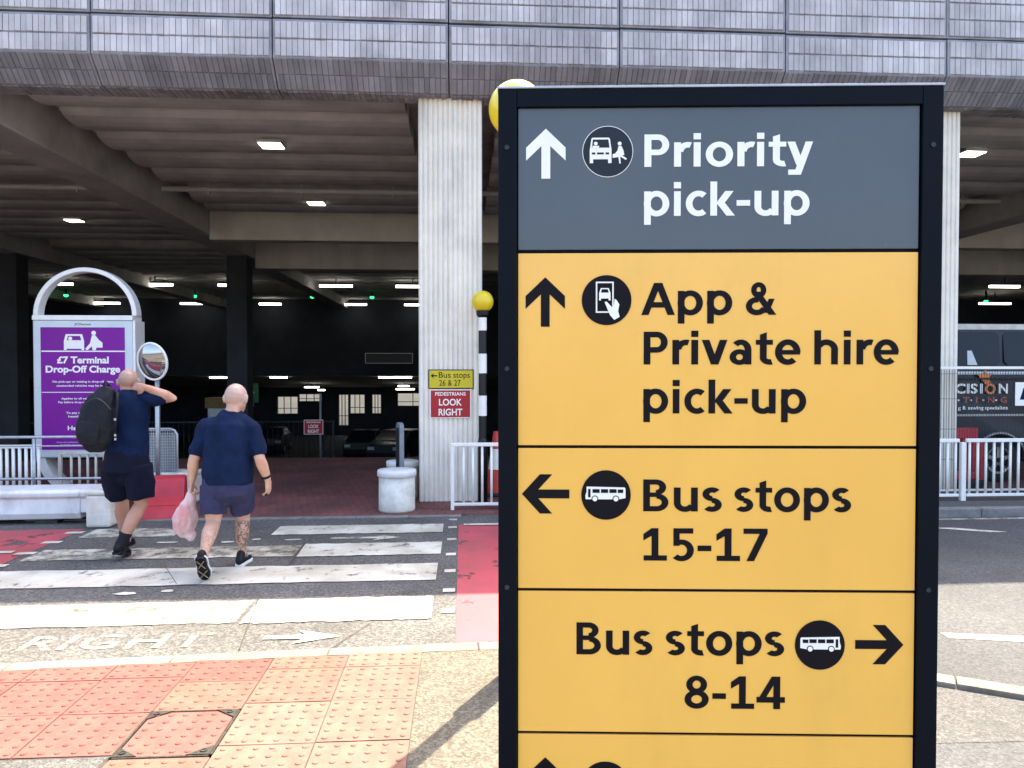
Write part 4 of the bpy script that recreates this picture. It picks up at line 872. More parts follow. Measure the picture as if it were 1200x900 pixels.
# swooping leg
lg = [(-hw + .0, .55), (-hw + .03, .42), (-hw + .10, .28), (-hw + .22, .14), (-hw + .40, 0.0)]
vs = []; fs = []
for i, (x, z) in enumerate(lg): vs += [(x, .03, z), (x + .12, .03, z + .02 * (4 - i) / 4), (x + .12, D, z + .02 * (4 - i) / 4), (x, D, z)]
for i in range(4): fs += [(4 * i + k, 4 * i + (k + 1) % 4, 4 * i + 4 + (k + 1) % 4, 4 * i + 4 + k) for k in range(4)]
fs += [(0, 1, 2, 3), (16, 17, 18, 19)]
MB().add(vs, fs).build('leg', 'white_paint', AD)
MB().box(hw - .22, hw - .08, .06, D - .06, 0, .529).build('leg', 'white_paint', AD, bevel=.01)
po = MB().box(-.552, .552, -.006, -.001, .64, 2.306).build('poster', 'poster', AD)
def at(t, z, w, c, wt=.018, dx=0): text(t, dx, z, 'sign_white', po, y=-.0066, width=w, cap=c, weight=wt, depth=.0004, align='CENTER')
text('JCDecaux', 0, 2.335, 'sign_ink', AD, y=-.0006, width=.22, cap=.03, weight=.01, depth=.0003, align='CENTER')
at('£7 Terminal', 1.815, .68, .095, .035); at('Drop-Off Charge', 1.69, .98, .095, .035)
at('No pick-ups or waiting in drop-off areas,', 1.555, .80, .026); at('unattended vehicles may be towed', 1.50, .70, .026)
at('Applies to all vehicles - 24/7', 1.325, .58, .026); at('Pay before drop-off or by midnight', 1.275, .66, .026)
at('To pay or learn more', 1.13, .46, .028); at('heathrow.com', 1.08, .40, .028)
at('Heathrow', .905, .42, .06, .02)
at('Terms and conditions apply. Charges are subject to change', .735, .72, .014, 0); at('for further information please visit our website', .70, .62, .014, 0)
def pz(px, py): return ((px - 98) * .01205 + .0, 2.306 - (py - 384) * .01165)
def pf(pts, m, name, lay=0): return MB().prism([pz(*p) for p in pts], -.0066 - .0006 * lay, -.0073 - .0006 * lay, 'y').build(name, m, po)
pf(rect(53, 411.2, 145, 412.6), 'sign_white', 'rule'); pf(rect(53, 459.4, 145, 460.2), 'sign_white', 'rule')
pf([(79.5, 392), (97.5, 392), (99.5, 400), (99.5, 410.6), (96.5, 410.6), (96.5, 409), (80.5, 409), (80.5, 410.6), (77.5, 410.6), (77.5, 400)], 'sign_white', 'car_icon', 0)
pf([(82, 394), (95, 394), (96.5, 399), (80.8, 399)], 'poster', 'car_icon_window', 1); pf(circ(84.5, 397, 2.2, 12), 'sign_white', 'driver_icon', 2)
pf(circ(110, 390.5, 2.6, 14), 'sign_white', 'person_icon', 0)
pf([(108, 393.4), (111.5, 393), (116, 399), (119.6, 402), (119.6, 407.6), (113, 407.6), (112, 410.8), (108.6, 410.8), (108, 406), (103, 410.8), (100.6, 409.2), (106, 402.4)], 'sign_white', 'person_icon', 0)
# convex mirror
e = empty('traffic_mirror', (-3.83, 9.62, .006), R(-14), 'round convex traffic mirror with pale rim beside the purple advert', 'mirror')
MB().tube([(0, .08, 0), (0, .08, 1.85)], .03, 10).build('pole', 'galv', e, smooth=True)
pr = [(.02 + .225 * math.sin(a * math.pi / 40), 0) for a in range(11)]
mm = MB(); vs = []; N = 32
rings = [(.0, -.075), (.06, -.071), (.12, -.058), (.18, -.035), (.215, -.015)]
for r, y in rings:
    for k in range(N): a = 2 * math.pi * k / N; vs.append((r * math.cos(a) * .93, y, 1.835 + r * math.sin(a) * 1.05))
mm.add(vs, [(i * N + k, i * N + (k + 1) % N, (i + 1) * N + (k + 1) % N, (i + 1) * N + k) for i in range(len(rings) - 1) for k in range(N)])
mf = mm.build('mirror_face', 'mirror', e, smooth=True)
MB().tube([(.222 * math.cos(2 * math.pi * k / N) * .93, -.01, 1.835 + .222 * math.sin(2 * math.pi * k / N) * 1.05) for k in range(N)], .016, 8, True).build('rim', 'white_paint', e, smooth=True)
TM = Matrix.Translation((0, 0, 1.835)) @ Matrix.Rotation(R(16), 4, 'Y') @ Matrix.Rotation(R(14), 4, 'X') @ Matrix.Translation((0, 0, -1.835))
for c_ in e.children:
    if c_.name.startswith(('mirror_face', 'rim')): c_.data.transform(TM)
MB().box(-.12, .12, .03, .07, 1.70, 1.94).build('back_bracket', 'mesh_dark', e)

# ------------------------------------------------------------------ vehicles
def wheel(parent, x, y, r, w, side):
    t = MB()
    pf_ = [(r * .62, -w / 2), (r * .9, -w / 2), (r, -w / 2 + .03), (r, w / 2 - .03), (r * .9, w / 2), (r * .62, w / 2)]
    N = 28; vs = []
    for rr_, a in pf_:
        for k in range(N): q = 2 * math.pi * k / N; vs.append((x + rr_ * math.cos(q), y + a, r + rr_ * math.sin(q)))
    t.add(vs, [(i * N + k, i * N + (k + 1) % N, (i + 1) * N + (k + 1) % N, (i + 1) * N + k) for i in range(5) for k in range(N)])
    wo_ = t.build('wheel', 'tyre', parent, smooth=True)
    rm = MB(); yo = y + side * (w / 2 - .015)
    ring = [(r * .64, 0), (r * .60, side * .02), (r * .54, side * .018), (r * .52, -side * .02)]; vs = []
    for rr_, a in ring:
        for k in range(N): q = 2 * math.pi * k / N; vs.append((x + rr_ * math.cos(q), yo + a, r + rr_ * math.sin(q)))
    rm.add(vs, [(i * N + k, i * N + (k + 1) % N, (i + 1) * N + (k + 1) % N, (i + 1) * N + k) for i in range(3) for k in range(N)])
    for s5 in range(5):
        a = 2 * math.pi * s5 / 5 + .3; c_, s_ = math.cos(a), math.sin(a); px_, pz_ = -s_, c_; b0, b1 = .10 * r, .07 * r; L = r * .56
        q = [(x + px_ * b0, r + pz_ * b0), (x - px_ * b0, r - pz_ * b0), (x + c_ * L - px_ * b1, r + s_ * L - pz_ * b1), (x + c_ * L + px_ * b1, r + s_ * L + pz_ * b1)]
        rm.prism(q, yo - .012, yo + .012, 'y')
    rm.build('rim', 'alloy', wo_)
    MB().prism([(x + r * .6 * math.cos(2 * math.pi * k / 20), r + r * .6 * math.sin(2 * math.pi * k / 20)) for k in range(20)], yo - side * .05, yo - side * .04, 'y').build('brake_disc', 'tyre', wo_)
def side_shell(prof, y0, y1, inset):
    """closed body from a side profile (x,z); the upper part leans in by `inset(z)`"""
    n = len(prof); vs = []
    for s_, y in ((1, y0), (-1, y1)):
        for x, z in prof: vs.append((x, y + s_ * inset(z), z))
    fs = [tuple(range(n)), tuple(range(2 * n - 1, n - 1, -1))] + [(i, (i + 1) % n, (i + 1) % n + n, i + n) for i in range(n)]
    return MB().add(vs, fs)
def arch_profile(pts_top, x0, x1, wheels, r, zs):
    """bottom edge with wheel arches, left to right, then the given upper outline right to left"""
    b = [(x0, zs)]
    for wx in wheels:
        for k in range(9):
            a = math.pi - math.pi * k / 8; b.append((wx + r * math.cos(a), zs + max(0, r * math.sin(a)) * 1.05))
    b.append((x1, zs)); return b + pts_top
# dark van on the right
VN = empty('parked_van', (6.7, 10.95, .006), 0, 'dark blue van with white and orange lettering parked behind the mesh fence', 'van')
def ins(z): return 0.0 if z < 1.2 else .10 * (z - 1.2)
top = [(2.62, .55), (2.66, 1.2), (2.60, 2.30), (2.50, 2.42), (-1.35, 2.48), (-1.65, 2.42), (-2.15, 1.62), (-2.75, 1.30), (-2.86, .95), (-2.84, .5)]
WX = (-1.75, 1.52)
side_shell(arch_profile(top, -2.8, 2.6, WX, .42, .30), 0.0, 1.95, ins).build('body', 'van_paint', VN, bevel=.03)
def lean(mb):
    mb.v = [(x, y + ins(z) - .006 if y < .5 else y, z) for x, y, z in mb.v]; return mb
for x0, x1 in ((-1.32, -.55), (-.45, .55), (.62, 1.55), (1.62, 2.42)):
    w_ = lean(MB().prism([(x0 + .05, 1.80), (x1 - .05, 1.80), (x1, 1.85), (x1, 2.25), (x1 - .05, 2.31), (x0 + .05, 2.31), (x0, 2.25), (x0, 1.85)], 0.0, .02, 'y')).build('side_window', 'glass', VN)
    fr = MB()
lean(MB().prism([(.62, 1.80), (.78, 1.80), (.83, 1.86), (.83, 2.02), (.78, 2.08), (.62, 2.08)], -.006, .008, 'y')).build('seat_back', 'amber', VN)
lean(MB().prism([(1.02, 1.80), (1.18, 1.80), (1.10, 2.02), (1.03, 2.02)], -.006, .008, 'y')).build('seat_back', 'trim_silver', VN)
lean(MB().box(-1.3, 2.5, -.012, .02, 2.345, 2.43)).build('roof_edge_reflection', 'cream_rail', VN)  # pale bar paints the beige reflection along the roof edge
lean(MB().box(-2.1, 2.62, -.010, .02, 1.655, 1.70)).build('waist_trim', 'trim_silver', VN)
lean(MB().box(-2.2, 2.62, -.012, .02, 1.02, 1.05)).build('side_moulding', 'trim_silver', VN)
for x in (-1.40, -.05, 2.0): lean(MB().box(x - .004, x + .004, -.004, .02, .5, 2.3)).build('door_gap', 'black_paint', VN)
for x in WX:
    wheel(VN, x, .13, .34, .22, -1); wheel(VN, x, 1.80, .34, .22, 1)
    MB().tube([(x + .44 * math.cos(math.pi * k / 14), -.004, .30 + .46 * math.sin(math.pi * k / 14)) for k in range(15)], .018, 6).build('arch_trim', 'trim_silver', VN)
MB().box(-2.9, -2.86, .2, 1.75, .45, .62).build('bumper', 'tyre', VN); MB().box(-2.87, -2.78, .12, .42, .95, 1.18).build('headlight', 'glass', VN); MB().box(-2.87, -2.78, 1.55, 1.85, .95, 1.18).build('headlight', 'glass', VN)
MB().box(2.63, 2.68, .10, .22, .9, 1.5).build('tail_light', 'red_plastic', VN); MB().box(2.63, 2.68, 1.73, 1.85, .9, 1.5).build('tail_light', 'red_plastic', VN)
ox = -6.7
def vt(t, x, z, w, c, m): 
    o = text(t, x + ox, z, m, VN, y=-.006 + ins(z), width=w, cap=c, weight=.03, depth=.0006)
vt('CIS', 7.50, 1.365, .36, .15, 'sign_white'); vt('I', 7.90, 1.365, .04, .15, 'sign_white'); vt('O', 7.98, 1.355, .17, .16, 'text_orange'); vt('N', 8.20, 1.365, .15, .15, 'sign_white')
MB().prism([(7.86 + ox, 1.66), (8.0 + ox, 1.50), (8.08 + ox, 1.53), (8.05 + ox, 1.60), (8.10 + ox, 1.68), (8.02 + ox, 1.64), (7.99 + ox, 1.73), (7.95 + ox, 1.66)], .022, .030, 'y').build('flame_emblem', 'text_orange', VN)
for i, t in enumerate('TING'): vt(t, 7.62 + i * .2, 1.222, .03 if t == 'I' else .10, .09, 'text_rust'); MB().box(7.55 + i * .2 + ox - .012, 7.55 + i * .2 + ox + .012, -.004, .01, 1.25, 1.275).build('dot', 'sign_white', VN)
vt('g & sawing specialists', 7.54, 1.12, .80, .055, 'sign_white')
for x in (.12, -1.22): MB().box(x, x + .2, -.028, -.006, 1.34, 1.375).build('door_handle', 'tyre', VN, bevel=.006)
MB().box(-.03, 2.0, -.014, -.004, 1.58, 1.605).build('door_track', 'tyre', VN)
# red water-filled barrier beside the column
e = empty('red_barrier', (7.12, 10.25, .006), 0, 'upright red plastic barrier between the fluted column and the dark van', 'barrier')
for a, b, c, d in ((-.30, .22, .74, .90), (-.30, .22, .16, .28), (-.30, -.20, .281, .739), (-.02, .06, .281, .739), (.13, .22, .281, .739)): MB().box(a, b, -.05, .05, c, d).build('moulding', 'red_plastic', e, bevel=.02)
MB().box(-.26, .18, .0, .02, .281, .739).build('web', 'tyre', e); MB().box(.221, .32, -.04, .04, .14, .72).build('hinge', 'red_plastic', e, bevel=.02); MB().box(-.32, .30, -.16, .16, 0, .159).build('foot', 'tyre', e, bevel=.02)
# dark cars far down the ramp
def car(x, y, z, rz, label, m):
    e = empty('parked_car', (x, y, z), rz, label, 'car', 'cars down the ramp')
    top = [(2.1, .6), (2.05, .95), (1.55, 1.05), (.95, 1.48), (-.6, 1.52), (-1.35, 1.12), (-2.05, .98), (-2.15, .6)]
    def i2(z): return 0 if z < .95 else .35 * (z - .95)
    side_shell(arch_profile(top, -2.1, 2.05, (-1.3, 1.3), .38, .25), -.88, .88, i2).build('body', m, e, bevel=.04)
    for s_ in (-1, 1):
        y0 = s_ * .885
        MB().add([(1.35, s_ * .85, 1.06), (-1.1, s_ * .85, 1.10), (-.62, s_ * .705, 1.45), (.85, s_ * .72, 1.42)], [(0, 1, 2, 3)]).build('side_window', 'glass', e)
    MB().add([(-1.40, -.72, 1.13), (-1.40, .72, 1.13), (-.64, .64, 1.50), (-.64, -.64, 1.50)], [(0, 1, 2, 3)]).build('windscreen', 'glass', e)
    for x_ in (-1.3, 1.3):
        for s_ in (-1, 1): wheel(e, x_, s_ * .78, .32, .2, s_)
    for s_ in (-1, 1): MB().box(-2.17, -2.06, s_ * .62 - .16, s_ * .62 + .16, .72, .86).build('headlight', 'alloy', e)
car(-2.9, 36.5, -2.69, R(72), 'dark car down the ramp just left of the fluted column', 'van_paint'); car(-5.6, 44, -3.30, R(88), 'dark car farther down the ramp with bright openings behind it', 'black_paint')
car(-11.6, 47, -3.35, R(95), 'dark car far down the ramp behind the small red sign', 'black_paint')

# ------------------------------------------------------------------ people
def ring_loft(rings, seg=18, cap=True, xhint=(1, 0, 0)):
    """rings: (x, y, z, rx, ry); rx along the hint axis, ry across; rounded ends"""
    P = [Vector(r[:3]) for r in rings]; n = len(P); vs = []; fs = []
    fr = []
    for i in range(n):
        t = (P[min(i + 1, n - 1)] - P[max(i - 1, 0)]).normalized(); h = Vector(xhint)
        if abs(t.dot(h)) > .92: h = Vector((0, 1, 0))
        u = (h - t * h.dot(t)).normalized(); w = t.cross(u); fr.append((t, u, w))
    out = []
    if cap:
        for q in (.35, .8): t, u, w = fr[0]; out.append((P[0] - t * rings[0][4] * math.sqrt(1 - q * q) * .8, u, w, rings[0][3] * q, rings[0][4] * q))
    for i in range(n): out.append((P[i], fr[i][1], fr[i][2], rings[i][3], rings[i][4]))
    if cap:
        for q in (.8, .35): t, u, w = fr[-1]; out.append((P[-1] + t * rings[-1][4] * math.sqrt(1 - q * q) * .8, u, w, rings[-1][3] * q, rings[-1][4] * q))
    for p, u, w, a, b in out:
        for k in range(seg): q = 2 * math.pi * k / seg; vs.append(p + u * (a * math.cos(q)) + w * (b * math.sin(q)))
    for i in range(len(out) - 1):
        for k in range(seg): q = (k + 1) % seg; fs.append((i * seg + k, i * seg + q, (i + 1) * seg + q, (i + 1) * seg + k))
    fs += [tuple(reversed(range(seg))), tuple(range((len(out) - 1) * seg, len(out) * seg))]
    return vs, fs
def ball(c, r, seg=14):
    return ring_loft([(c[0], c[1], c[2] + r[2] * math.cos(math.pi * (1 - i / 8)), r[0] * math.sin(math.pi * i / 8), r[1] * math.sin(math.pi * i / 8)) for i in range(1, 8)], seg, False)
def merged(pieces, voxel=.008, smooth=5, fold=None):
    mb = MB()
    for vs, fs in pieces: mb.add(vs, fs)
    me = mb.mesh('tmp'); o = bpy.data.objects.new('tmp', me); COL.objects.link(o)
    r = o.modifiers.new('r', 'REMESH'); r.mode = 'VOXEL'; r.voxel_size = voxel
    s_ = o.modifiers.new('s', 'SMOOTH'); s_.factor = .5; s_.iterations = smooth
    bpy.context.view_layer.update(); dg = bpy.context.evaluated_depsgraph_get(); out = bpy.data.meshes.new_from_object(o.evaluated_get(dg))
    bpy.data.objects.remove(o)
    if fold:
        nr = [v.normal.copy() for v in out.vertices]
        for v, nn in zip(out.vertices, nr): v.co += nn * fold(v.co)
    out.polygons.foreach_set('use_smooth', [True] * len(out.polygons)); return out
def limb(pts, rs, flat_=1.0): return ring_loft([(*p, r, r * flat_) for p, r in zip(pts, rs)])
def lerp(a, b, t): return tuple(x + (y - x) * t for x, y in zip(a, b))
def arm(sh, el, wr, s=1.0):
    return limb([sh, lerp(sh, el, .35), lerp(sh, el, .75), el, lerp(el, wr, .25), lerp(el, wr, .65), wr], [.048 * s, .048 * s, .047 * s, .045 * s, .049 * s, .040 * s, .030 * s])
def leg(hip, kn, an, s=1.0):
    d = Vector(an) - Vector(kn); back_ = Vector((0, -.02, 0))
    c1 = Vector(lerp(kn, an, .28)) + back_; c2 = Vector(lerp(kn, an, .55)) + back_ * .6
    return limb([hip, lerp(hip, kn, .4), lerp(hip, kn, .8), kn, tuple(c1), tuple(c2), lerp(kn, an, .85), an], [.105 * s, .09 * s, .072 * s, .060 * s, .066 * s, .057 * s, .040 * s, .040 * s])
def hand(wr, d, palm, thumb_side, curl, s=1.0):
    """wr wrist point, d direction of the fingers, palm normal; returns lofts of palm, four fingers and thumb"""
    wr = Vector(wr); d = Vector(d).normalized(); pn = Vector(palm); pn = (pn - d * pn.dot(d)).normalized(); sd_ = d.cross(pn).normalized() * thumb_side
    out = []
    def hint(): return tuple(sd_)
    pr = [wr - d * .015, wr + d * .025, wr + d * .06, wr + d * .088]
    out.append(ring_loft([(*p, a * s, b * s) for p, a, b in zip(pr, (.026, .034, .040, .038), (.020, .018, .016, .013))], 14, True, hint()))
    for i, L in enumerate((.068, .076, .070, .054)):
        b = wr + d * .086 * s + sd_ * (.028 - .0187 * i) * s; pts = [b - d * .012]; dirv = d.copy(); a = 0; seg_ = L * s / 3; p = b
        pts.append(p)
        for j in range(3):
            a += curl * (.7 + .12 * i); dv = d * math.cos(a) + pn * math.sin(a); p = p + dv * seg_; pts.append(p)
        out.append(limb([tuple(q) for q in pts], [.0095 * s, .0095 * s, .0088 * s, .0082 * s, .0072 * s]))
    b = wr + d * .03 * s + sd_ * .03 * s; t1 = (d * .6 + sd_ * .7 + pn * .35).normalized(); p1 = b + t1 * .035 * s; t2 = (d * .9 + sd_ * .15 + pn * .55).normalized(); p2 = p1 + t2 * .03 * s; p3 = p2 + t2 * .02 * s
    out.append(limb([tuple(b - t1 * .015), tuple(b), tuple(p1), tuple(p2), tuple(p3)], [.013 * s, .0125 * s, .0105 * s, .0095 * s, .008 * s]))
    return out
def head(c, tilt, turn, s=1.0):
    """bald head about centre c: skull, face, jaw, nose, brow, ears; faces +y"""
    Mx = Matrix.Translation(c) @ Matrix.Rotation(turn, 4, 'Z') @ Matrix.Rotation(tilt, 4, 'X') @ Matrix.Scale(s, 4)
    ps = [ball((0, -.012, .022), (.080, .098, .092)), ball((0, .030, -.045), (.062, .066, .075)), ball((0, .062, -.085), (.036, .034, .030)), ball((0, .01, -.03), (.073, .075, .07))]
    ps.append(ring_loft([(0, .092, .018, .010, .010), (0, .104, -.006, .013, .014), (0, .112, -.024, .017, .015)], 10))
    ps.append(ring_loft([(-.048, .074, .036, .012, .012), (0, .090, .038, .012, .012), (.048, .074, .036, .012, .012)], 10, True, (0, 0, 1)))
    ps.append(ring_loft([(-.022, .092, -.053, .007, .007), (0, .099, -.052, .009, .008), (.022, .092, -.053, .007, .007)], 8, True, (0, 0, 1)))
    for sx_ in (-1, 1):
        ps.append(ball((sx_ * .083, -.008, -.008), (.010, .020, .032))); ps.append(ball((sx_ * .090, -.016, .004), (.009, .012, .026)))
    return [([Mx @ Vector(v) for v in vs], fs) for vs, fs in ps], Mx
def eyes(Mx, parent):
    for s_ in (-1, 1):
        vs, fs = ball((s_ * .031, .078, .012), (.013, .012, .011)); o = MB().add([Mx @ Vector(v) for v in vs], fs).build('eye', 'sign_white', parent, smooth=True)
        vs, fs = ball((s_ * .031, .0885, .012), (.005, .003, .005)); MB().add([Mx @ Vector(v) for v in vs], fs).build('iris', 'sign_ink', o, smooth=True)
def foldfn(k, amp, seed):
    def f(co):
        a = mnoise.noise(Vector((co.x * 9 + seed, co.y * 9, co.z * 3.2))) + .5 * mnoise.noise(Vector((co.x * 16, co.y * 16 + seed, co.z * 10)))
        return amp * a
    return f
def shoe(name, toe, heel, m_up, m_sole, parent, s=1.0, width=.048):
    """shoe from heel to toe points at sole level; the sole normal is perpendicular in the foot's plane"""
    toe = Vector(toe); heel = Vector(heel); d = (toe - heel).normalized(); side = Vector((d.y, -d.x, 0)) if abs(d.z) < .95 else Vector((1, 0, 0)); side.normalize(); up = side.cross(d).normalized()
    L = (toe - heel).length
    def at_(t, h): return heel + d * (L * t) + up * h
    st = [(0.0, .034, .045), (.08, .040, .055), (.25, .040, .055), (.45, .042, .045), (.7, width, .036), (.88, width * .9, .028), (1.0, width * .55, .020)]
    rings = [(*at_(t, .022 + h * .55), w, h * .75) for t, w, h in st]
    pcs = [ring_loft(rings, 16, True, tuple(side)), ring_loft([(*at_(.02, .05), .036, .04), (*at_(.16, .085), .037, .045), (*at_(.18, .105), .038, .045)], 14, True, tuple(side))]
    o = link(name, merged(pcs, .006, 4), m_up, parent)
    sole = MB(); pts = []
    out_ = [(-.03, .6), (.06, .86), (.25, .86), (.45, .82), (.7, 1.03), (.88, .93), (1.0, .62), (1.05, .25)]
    ol = [heel + d * (L * t) + side * (w * width) for t, w in out_] + [heel + d * (L * t) - side * (w * width) for t, w in out_[::-1]]
    n = len(ol); vs = [p + up * .0 for p in ol] + [p + up * .030 for p in ol]
    sole.add(vs, [tuple(range(n)), tuple(range(2 * n - 1, n - 1, -1))] + [(i, (i + 1) % n, (i + 1) % n + n, i + n) for i in range(n)])
    so = sole.build('sole', m_sole, o, bevel=.006)
    return o, so, (heel, d, side, up, L)

# --- man with the carrier bag
P2 = empty('person', (-2.03, 6.62, 0), 0, 'bald man in navy polo and blue shorts walking away with a carrier bag', 'person')
hd, Mx2 = head(Vector((.062, .09, 1.485)), R(-20), R(-8), 1.16)
LH, RH = (-.115, .0, .80), (.115, .02, .80)
LK, LA = (-.090, -.07, .43), (-.075, -.36, .235)
RK, RA = (.092, .17, .44), (.072, .20, .105)
LS, LE, LW = (-.175, .01, 1.235), (-.262, -.03, .97), (-.300, .03, .775)
RS, RE, RW = (.222, .01, 1.235), (.300, -.05, .97), (.345, .02, .79)
body = hd + [ring_loft([(.015, .0, .79, .15, .10), (.01, .0, .88, .175, .125), (.015, .005, 1.02, .18, .135), (.02, .0, 1.16, .175, .12), (.025, .0, 1.25, .14, .085), (.035, .015, 1.31, .08, .06), (.045, .04, 1.38, .062, .064), (.055, .07, 1.43, .06, .062)], 22)]
body += [arm(LS, LE, LW, 1.0), arm(RS, RE, RW, 1.0), leg((-.095, 0, .74), LK, LA, .98), leg((.095, .02, .74), RK, RA, .98)]
body += hand(LW, (-.05, .05, -1), (1, .1, 0), -1, 1.0, 1.1) + hand(RW, (.05, .12, -1), (-1, .3, 0), 1, .45, 1.1)
body += [limb([RA, (.072, .24, .06), (.072, .33, .04)], [.04, .04, .03]), limb([LA, (-.078, -.345, .18), (-.08, -.295, .09)], [.036, .032, .022])]
bo = link('body', merged(body, .0065, 4), 'skin_pale', P2)
eyes(Mx2, P2)
def cloth_arm(sh, el, t, r0, r1): return limb([lerp(sh, el, -.12), sh, lerp(sh, el, .3), lerp(sh, el, .6), lerp(sh, el, t)], [r0 * .8, r0, r0 * .98, r1, r1 * 1.02])
polo = [ring_loft([(.012, -.005, .765, .208, .174), (.012, -.005, .86, .212, .176), (.014, -.003, .98, .208, .170), (.018, .0, 1.10, .202, .160), (.024, .0, 1.19, .194, .146), (.027, .0, 1.26, .180, .122), (.032, .012, 1.315, .120, .095), (.042, .035, 1.362, .076, .078)], 30, False)]
polo += [cloth_arm(LS, LE, .72, .074, .072), cloth_arm(RS, RE, .72, .074, .072)]
polo += [limb([(.0, .02, 1.315), (-.10, .015, 1.275), LS], [.065, .068, .072]), limb([(.07, .02, 1.315), (.15, .015, 1.275), RS], [.065, .068, .072])]
po2 = link('polo_shirt', merged(polo, .009, 5, foldfn(1, .014, 3.3)), 'navy', P2)
col_ = [(.045 + .072 * math.cos(2 * math.pi * k / 20), .04 + .072 * math.sin(2 * math.pi * k / 20), 1.368 + .012 * math.sin(2 * math.pi * k / 20)) for k in range(20)]
MB().tube(col_, .013, 8, True).build('collar', 'navy_dark', po2, smooth=True)
sh_ = [ring_loft([(.01, .0, .66, .19, .160), (.01, .0, .72, .215, .172), (.01, .0, .84, .205, .165)], 26, False),
       ring_loft([(-.10, -.005, .74, .118, .140), (-.104, -.02, .64, .114, .128), (-.100, -.045, .50, .108, .115)], 22, False),
       ring_loft([(.115, .01, .74, .118, .140), (.112, .06, .64, .110, .125), (.102, .125, .505, .104, .11)], 22, False)]
sh_.append(ball((.01, 0, .72), (.205, .165, .12))); sh_.append(ball((.005, .02, .64), (.09, .12, .09)))
link('shorts', merged(sh_, .009, 4, foldfn(1, .013, 8.1)), 'shorts_blue', P2)
o, so, fr_ = shoe('shoe', (.085, .37, .0), (.068, .12, .0), 'shoe_black', 'shoe_white', P2)
o['label'] = 'planted right shoe, black with white sole'
o, so, fr_ = shoe('shoe', (-.085, -.305, .012), (-.078, -.445, .215), 'shoe_black', 'shoe_black', P2)
hl, d_, sd__, up_, L_ = fr_
for (t0, s0), (t1, s1) in (((.1, -.6), (.45, .6)), ((.1, .6), (.45, -.6)), ((.55, -.8), (.92, .7)), ((.55, .8), (.92, -.7))):
    a = hl + d_ * (L_ * t0) + sd__ * (s0 * .045) - up_ * .003; b = hl + d_ * (L_ * t1) + sd__ * (s1 * .045) - up_ * .003
    MB().tube([a, b], .0045, 6).build('tread_bar', 'tread_tan', so)
MB().tube([hl + d_ * (L_ * t) + sd__ * (.052 * w) + up_ * .03 for t, w in ((-.02, .6), (.1, .9), (.45, .85), (.7, 1.05), (.95, .8))], .008, 6).build('sole_rim', 'shoe_white', so)
MB().tube([hl + d_ * (L_ * t) - sd__ * (.052 * w) + up_ * .03 for t, w in ((-.02, .6), (.1, .9), (.45, .85), (.7, 1.05), (.95, .8))], .008, 6).build('sole_rim', 'shoe_white', so)
# wrist band
rw = Vector(RW); ax = (Vector(RW) - Vector(RE)).normalized(); u_ = ax.orthogonal().normalized(); w_ = ax.cross(u_); c0 = rw - ax * .03
MB().tube([c0 + (u_ * math.cos(2 * math.pi * k / 16) + w_ * math.sin(2 * math.pi * k / 16)) * .037 for k in range(16)], .011, 8, True).build('wrist_band', 'black_fabric', P2, smooth=True)
# phone in the right hand, top level
ph = empty('mobile_phone', (-2.03 + .332, 6.62 + .045, .655), 0, 'dark mobile phone held in the right hand of the man with the bag', 'phone')
b_ = MB().box(-.006, .006, -.036, .036, -.03, .10).build('case', 'black_paint', ph, bevel=.004); MB().box(-.0072, -.0061, -.032, .032, -.026, .096).build('screen', 'glass', ph)
ph.rotation_euler = (R(-25), R(12), 0)
# carrier bag
bg_ = empty('carrier_bag', (-2.03 - .345, 6.62 + .03, .28), 0, 'crumpled white and pink plastic carrier bag hanging from the left hand', 'bag')
def bagfold(co): return .012 * mnoise.noise(Vector((co.x * 22, co.y * 22, co.z * 12))) + .008 * abs(mnoise.noise(Vector((co.x * 40, co.y * 40 + 5, co.z * 9))))
bl = [ring_loft([(-.005, 0, .035, .055, .045), (-.02, 0, .09, .095, .075), (-.018, 0, .16, .105, .08), (.0, 0, .24, .085, .062), (.025, 0, .33, .05, .038), (.038, 0, .39, .034, .022)], 24)]
bl.append(ball((.035, 0, .03), (.045, .04, .05)))
link('body', merged(bl, .007, 2, bagfold), 'bag_plastic', bg_)
for s_ in (-1, 1):
    MB().tube([(.035, s_ * .012, .385), (.036, s_ * .024, .43), (.040, s_ * .018, .465), (.044, 0, .475)], [.014, .010, .008, .007], 8).build('handle', 'bag_plastic', bg_, smooth=True)

# --- man with the backpack
P1 = empty('person', (-3.11, 7.15, 0), 0, 'man in navy shirt and long shorts with a backpack, one arm raised to his head', 'person')
hd, Mx1 = head(Vector((.022, .05, 1.625)), R(-10), R(12), 1.06)
LH, RH = (-.09, .03, .92), (.11, .0, .92)
LK, LA = (-.135, .25, .50), (-.185, .40, .11)
RK, RA = (.135, .02, .49), (.005, -.13, .135)
LS, LE, LW = (-.16, .0, 1.47), (-.20, .14, 1.20), (-.10, .26, 1.34)
RS, RE, RW = (.205, .0, 1.485), (.425, .02, 1.475), (.235, -.075, 1.575)
body = hd + [ring_loft([(.02, .0, .92, .14, .10), (.02, .0, 1.0, .155, .11), (.025, .0, 1.12, .165, .115), (.03, .0, 1.30, .165, .105), (.03, .0, 1.42, .145, .08), (.025, .0, 1.48, .08, .06), (.022, .015, 1.545, .058, .06), (.022, .03, 1.60, .056, .058)], 22)]
body += [arm(LS, LE, LW), arm(RS, RE, RW, 1.05), leg((-.085, .05, .84), LK, LA, .98), leg((.105, .0, .84), RK, RA, .98)]
body += hand(RW, (-1, .12, .12), (0, 1, -.1), 1, .25) + hand(LW, (.6, .3, .6), (0, -1, 0), 1, .8)
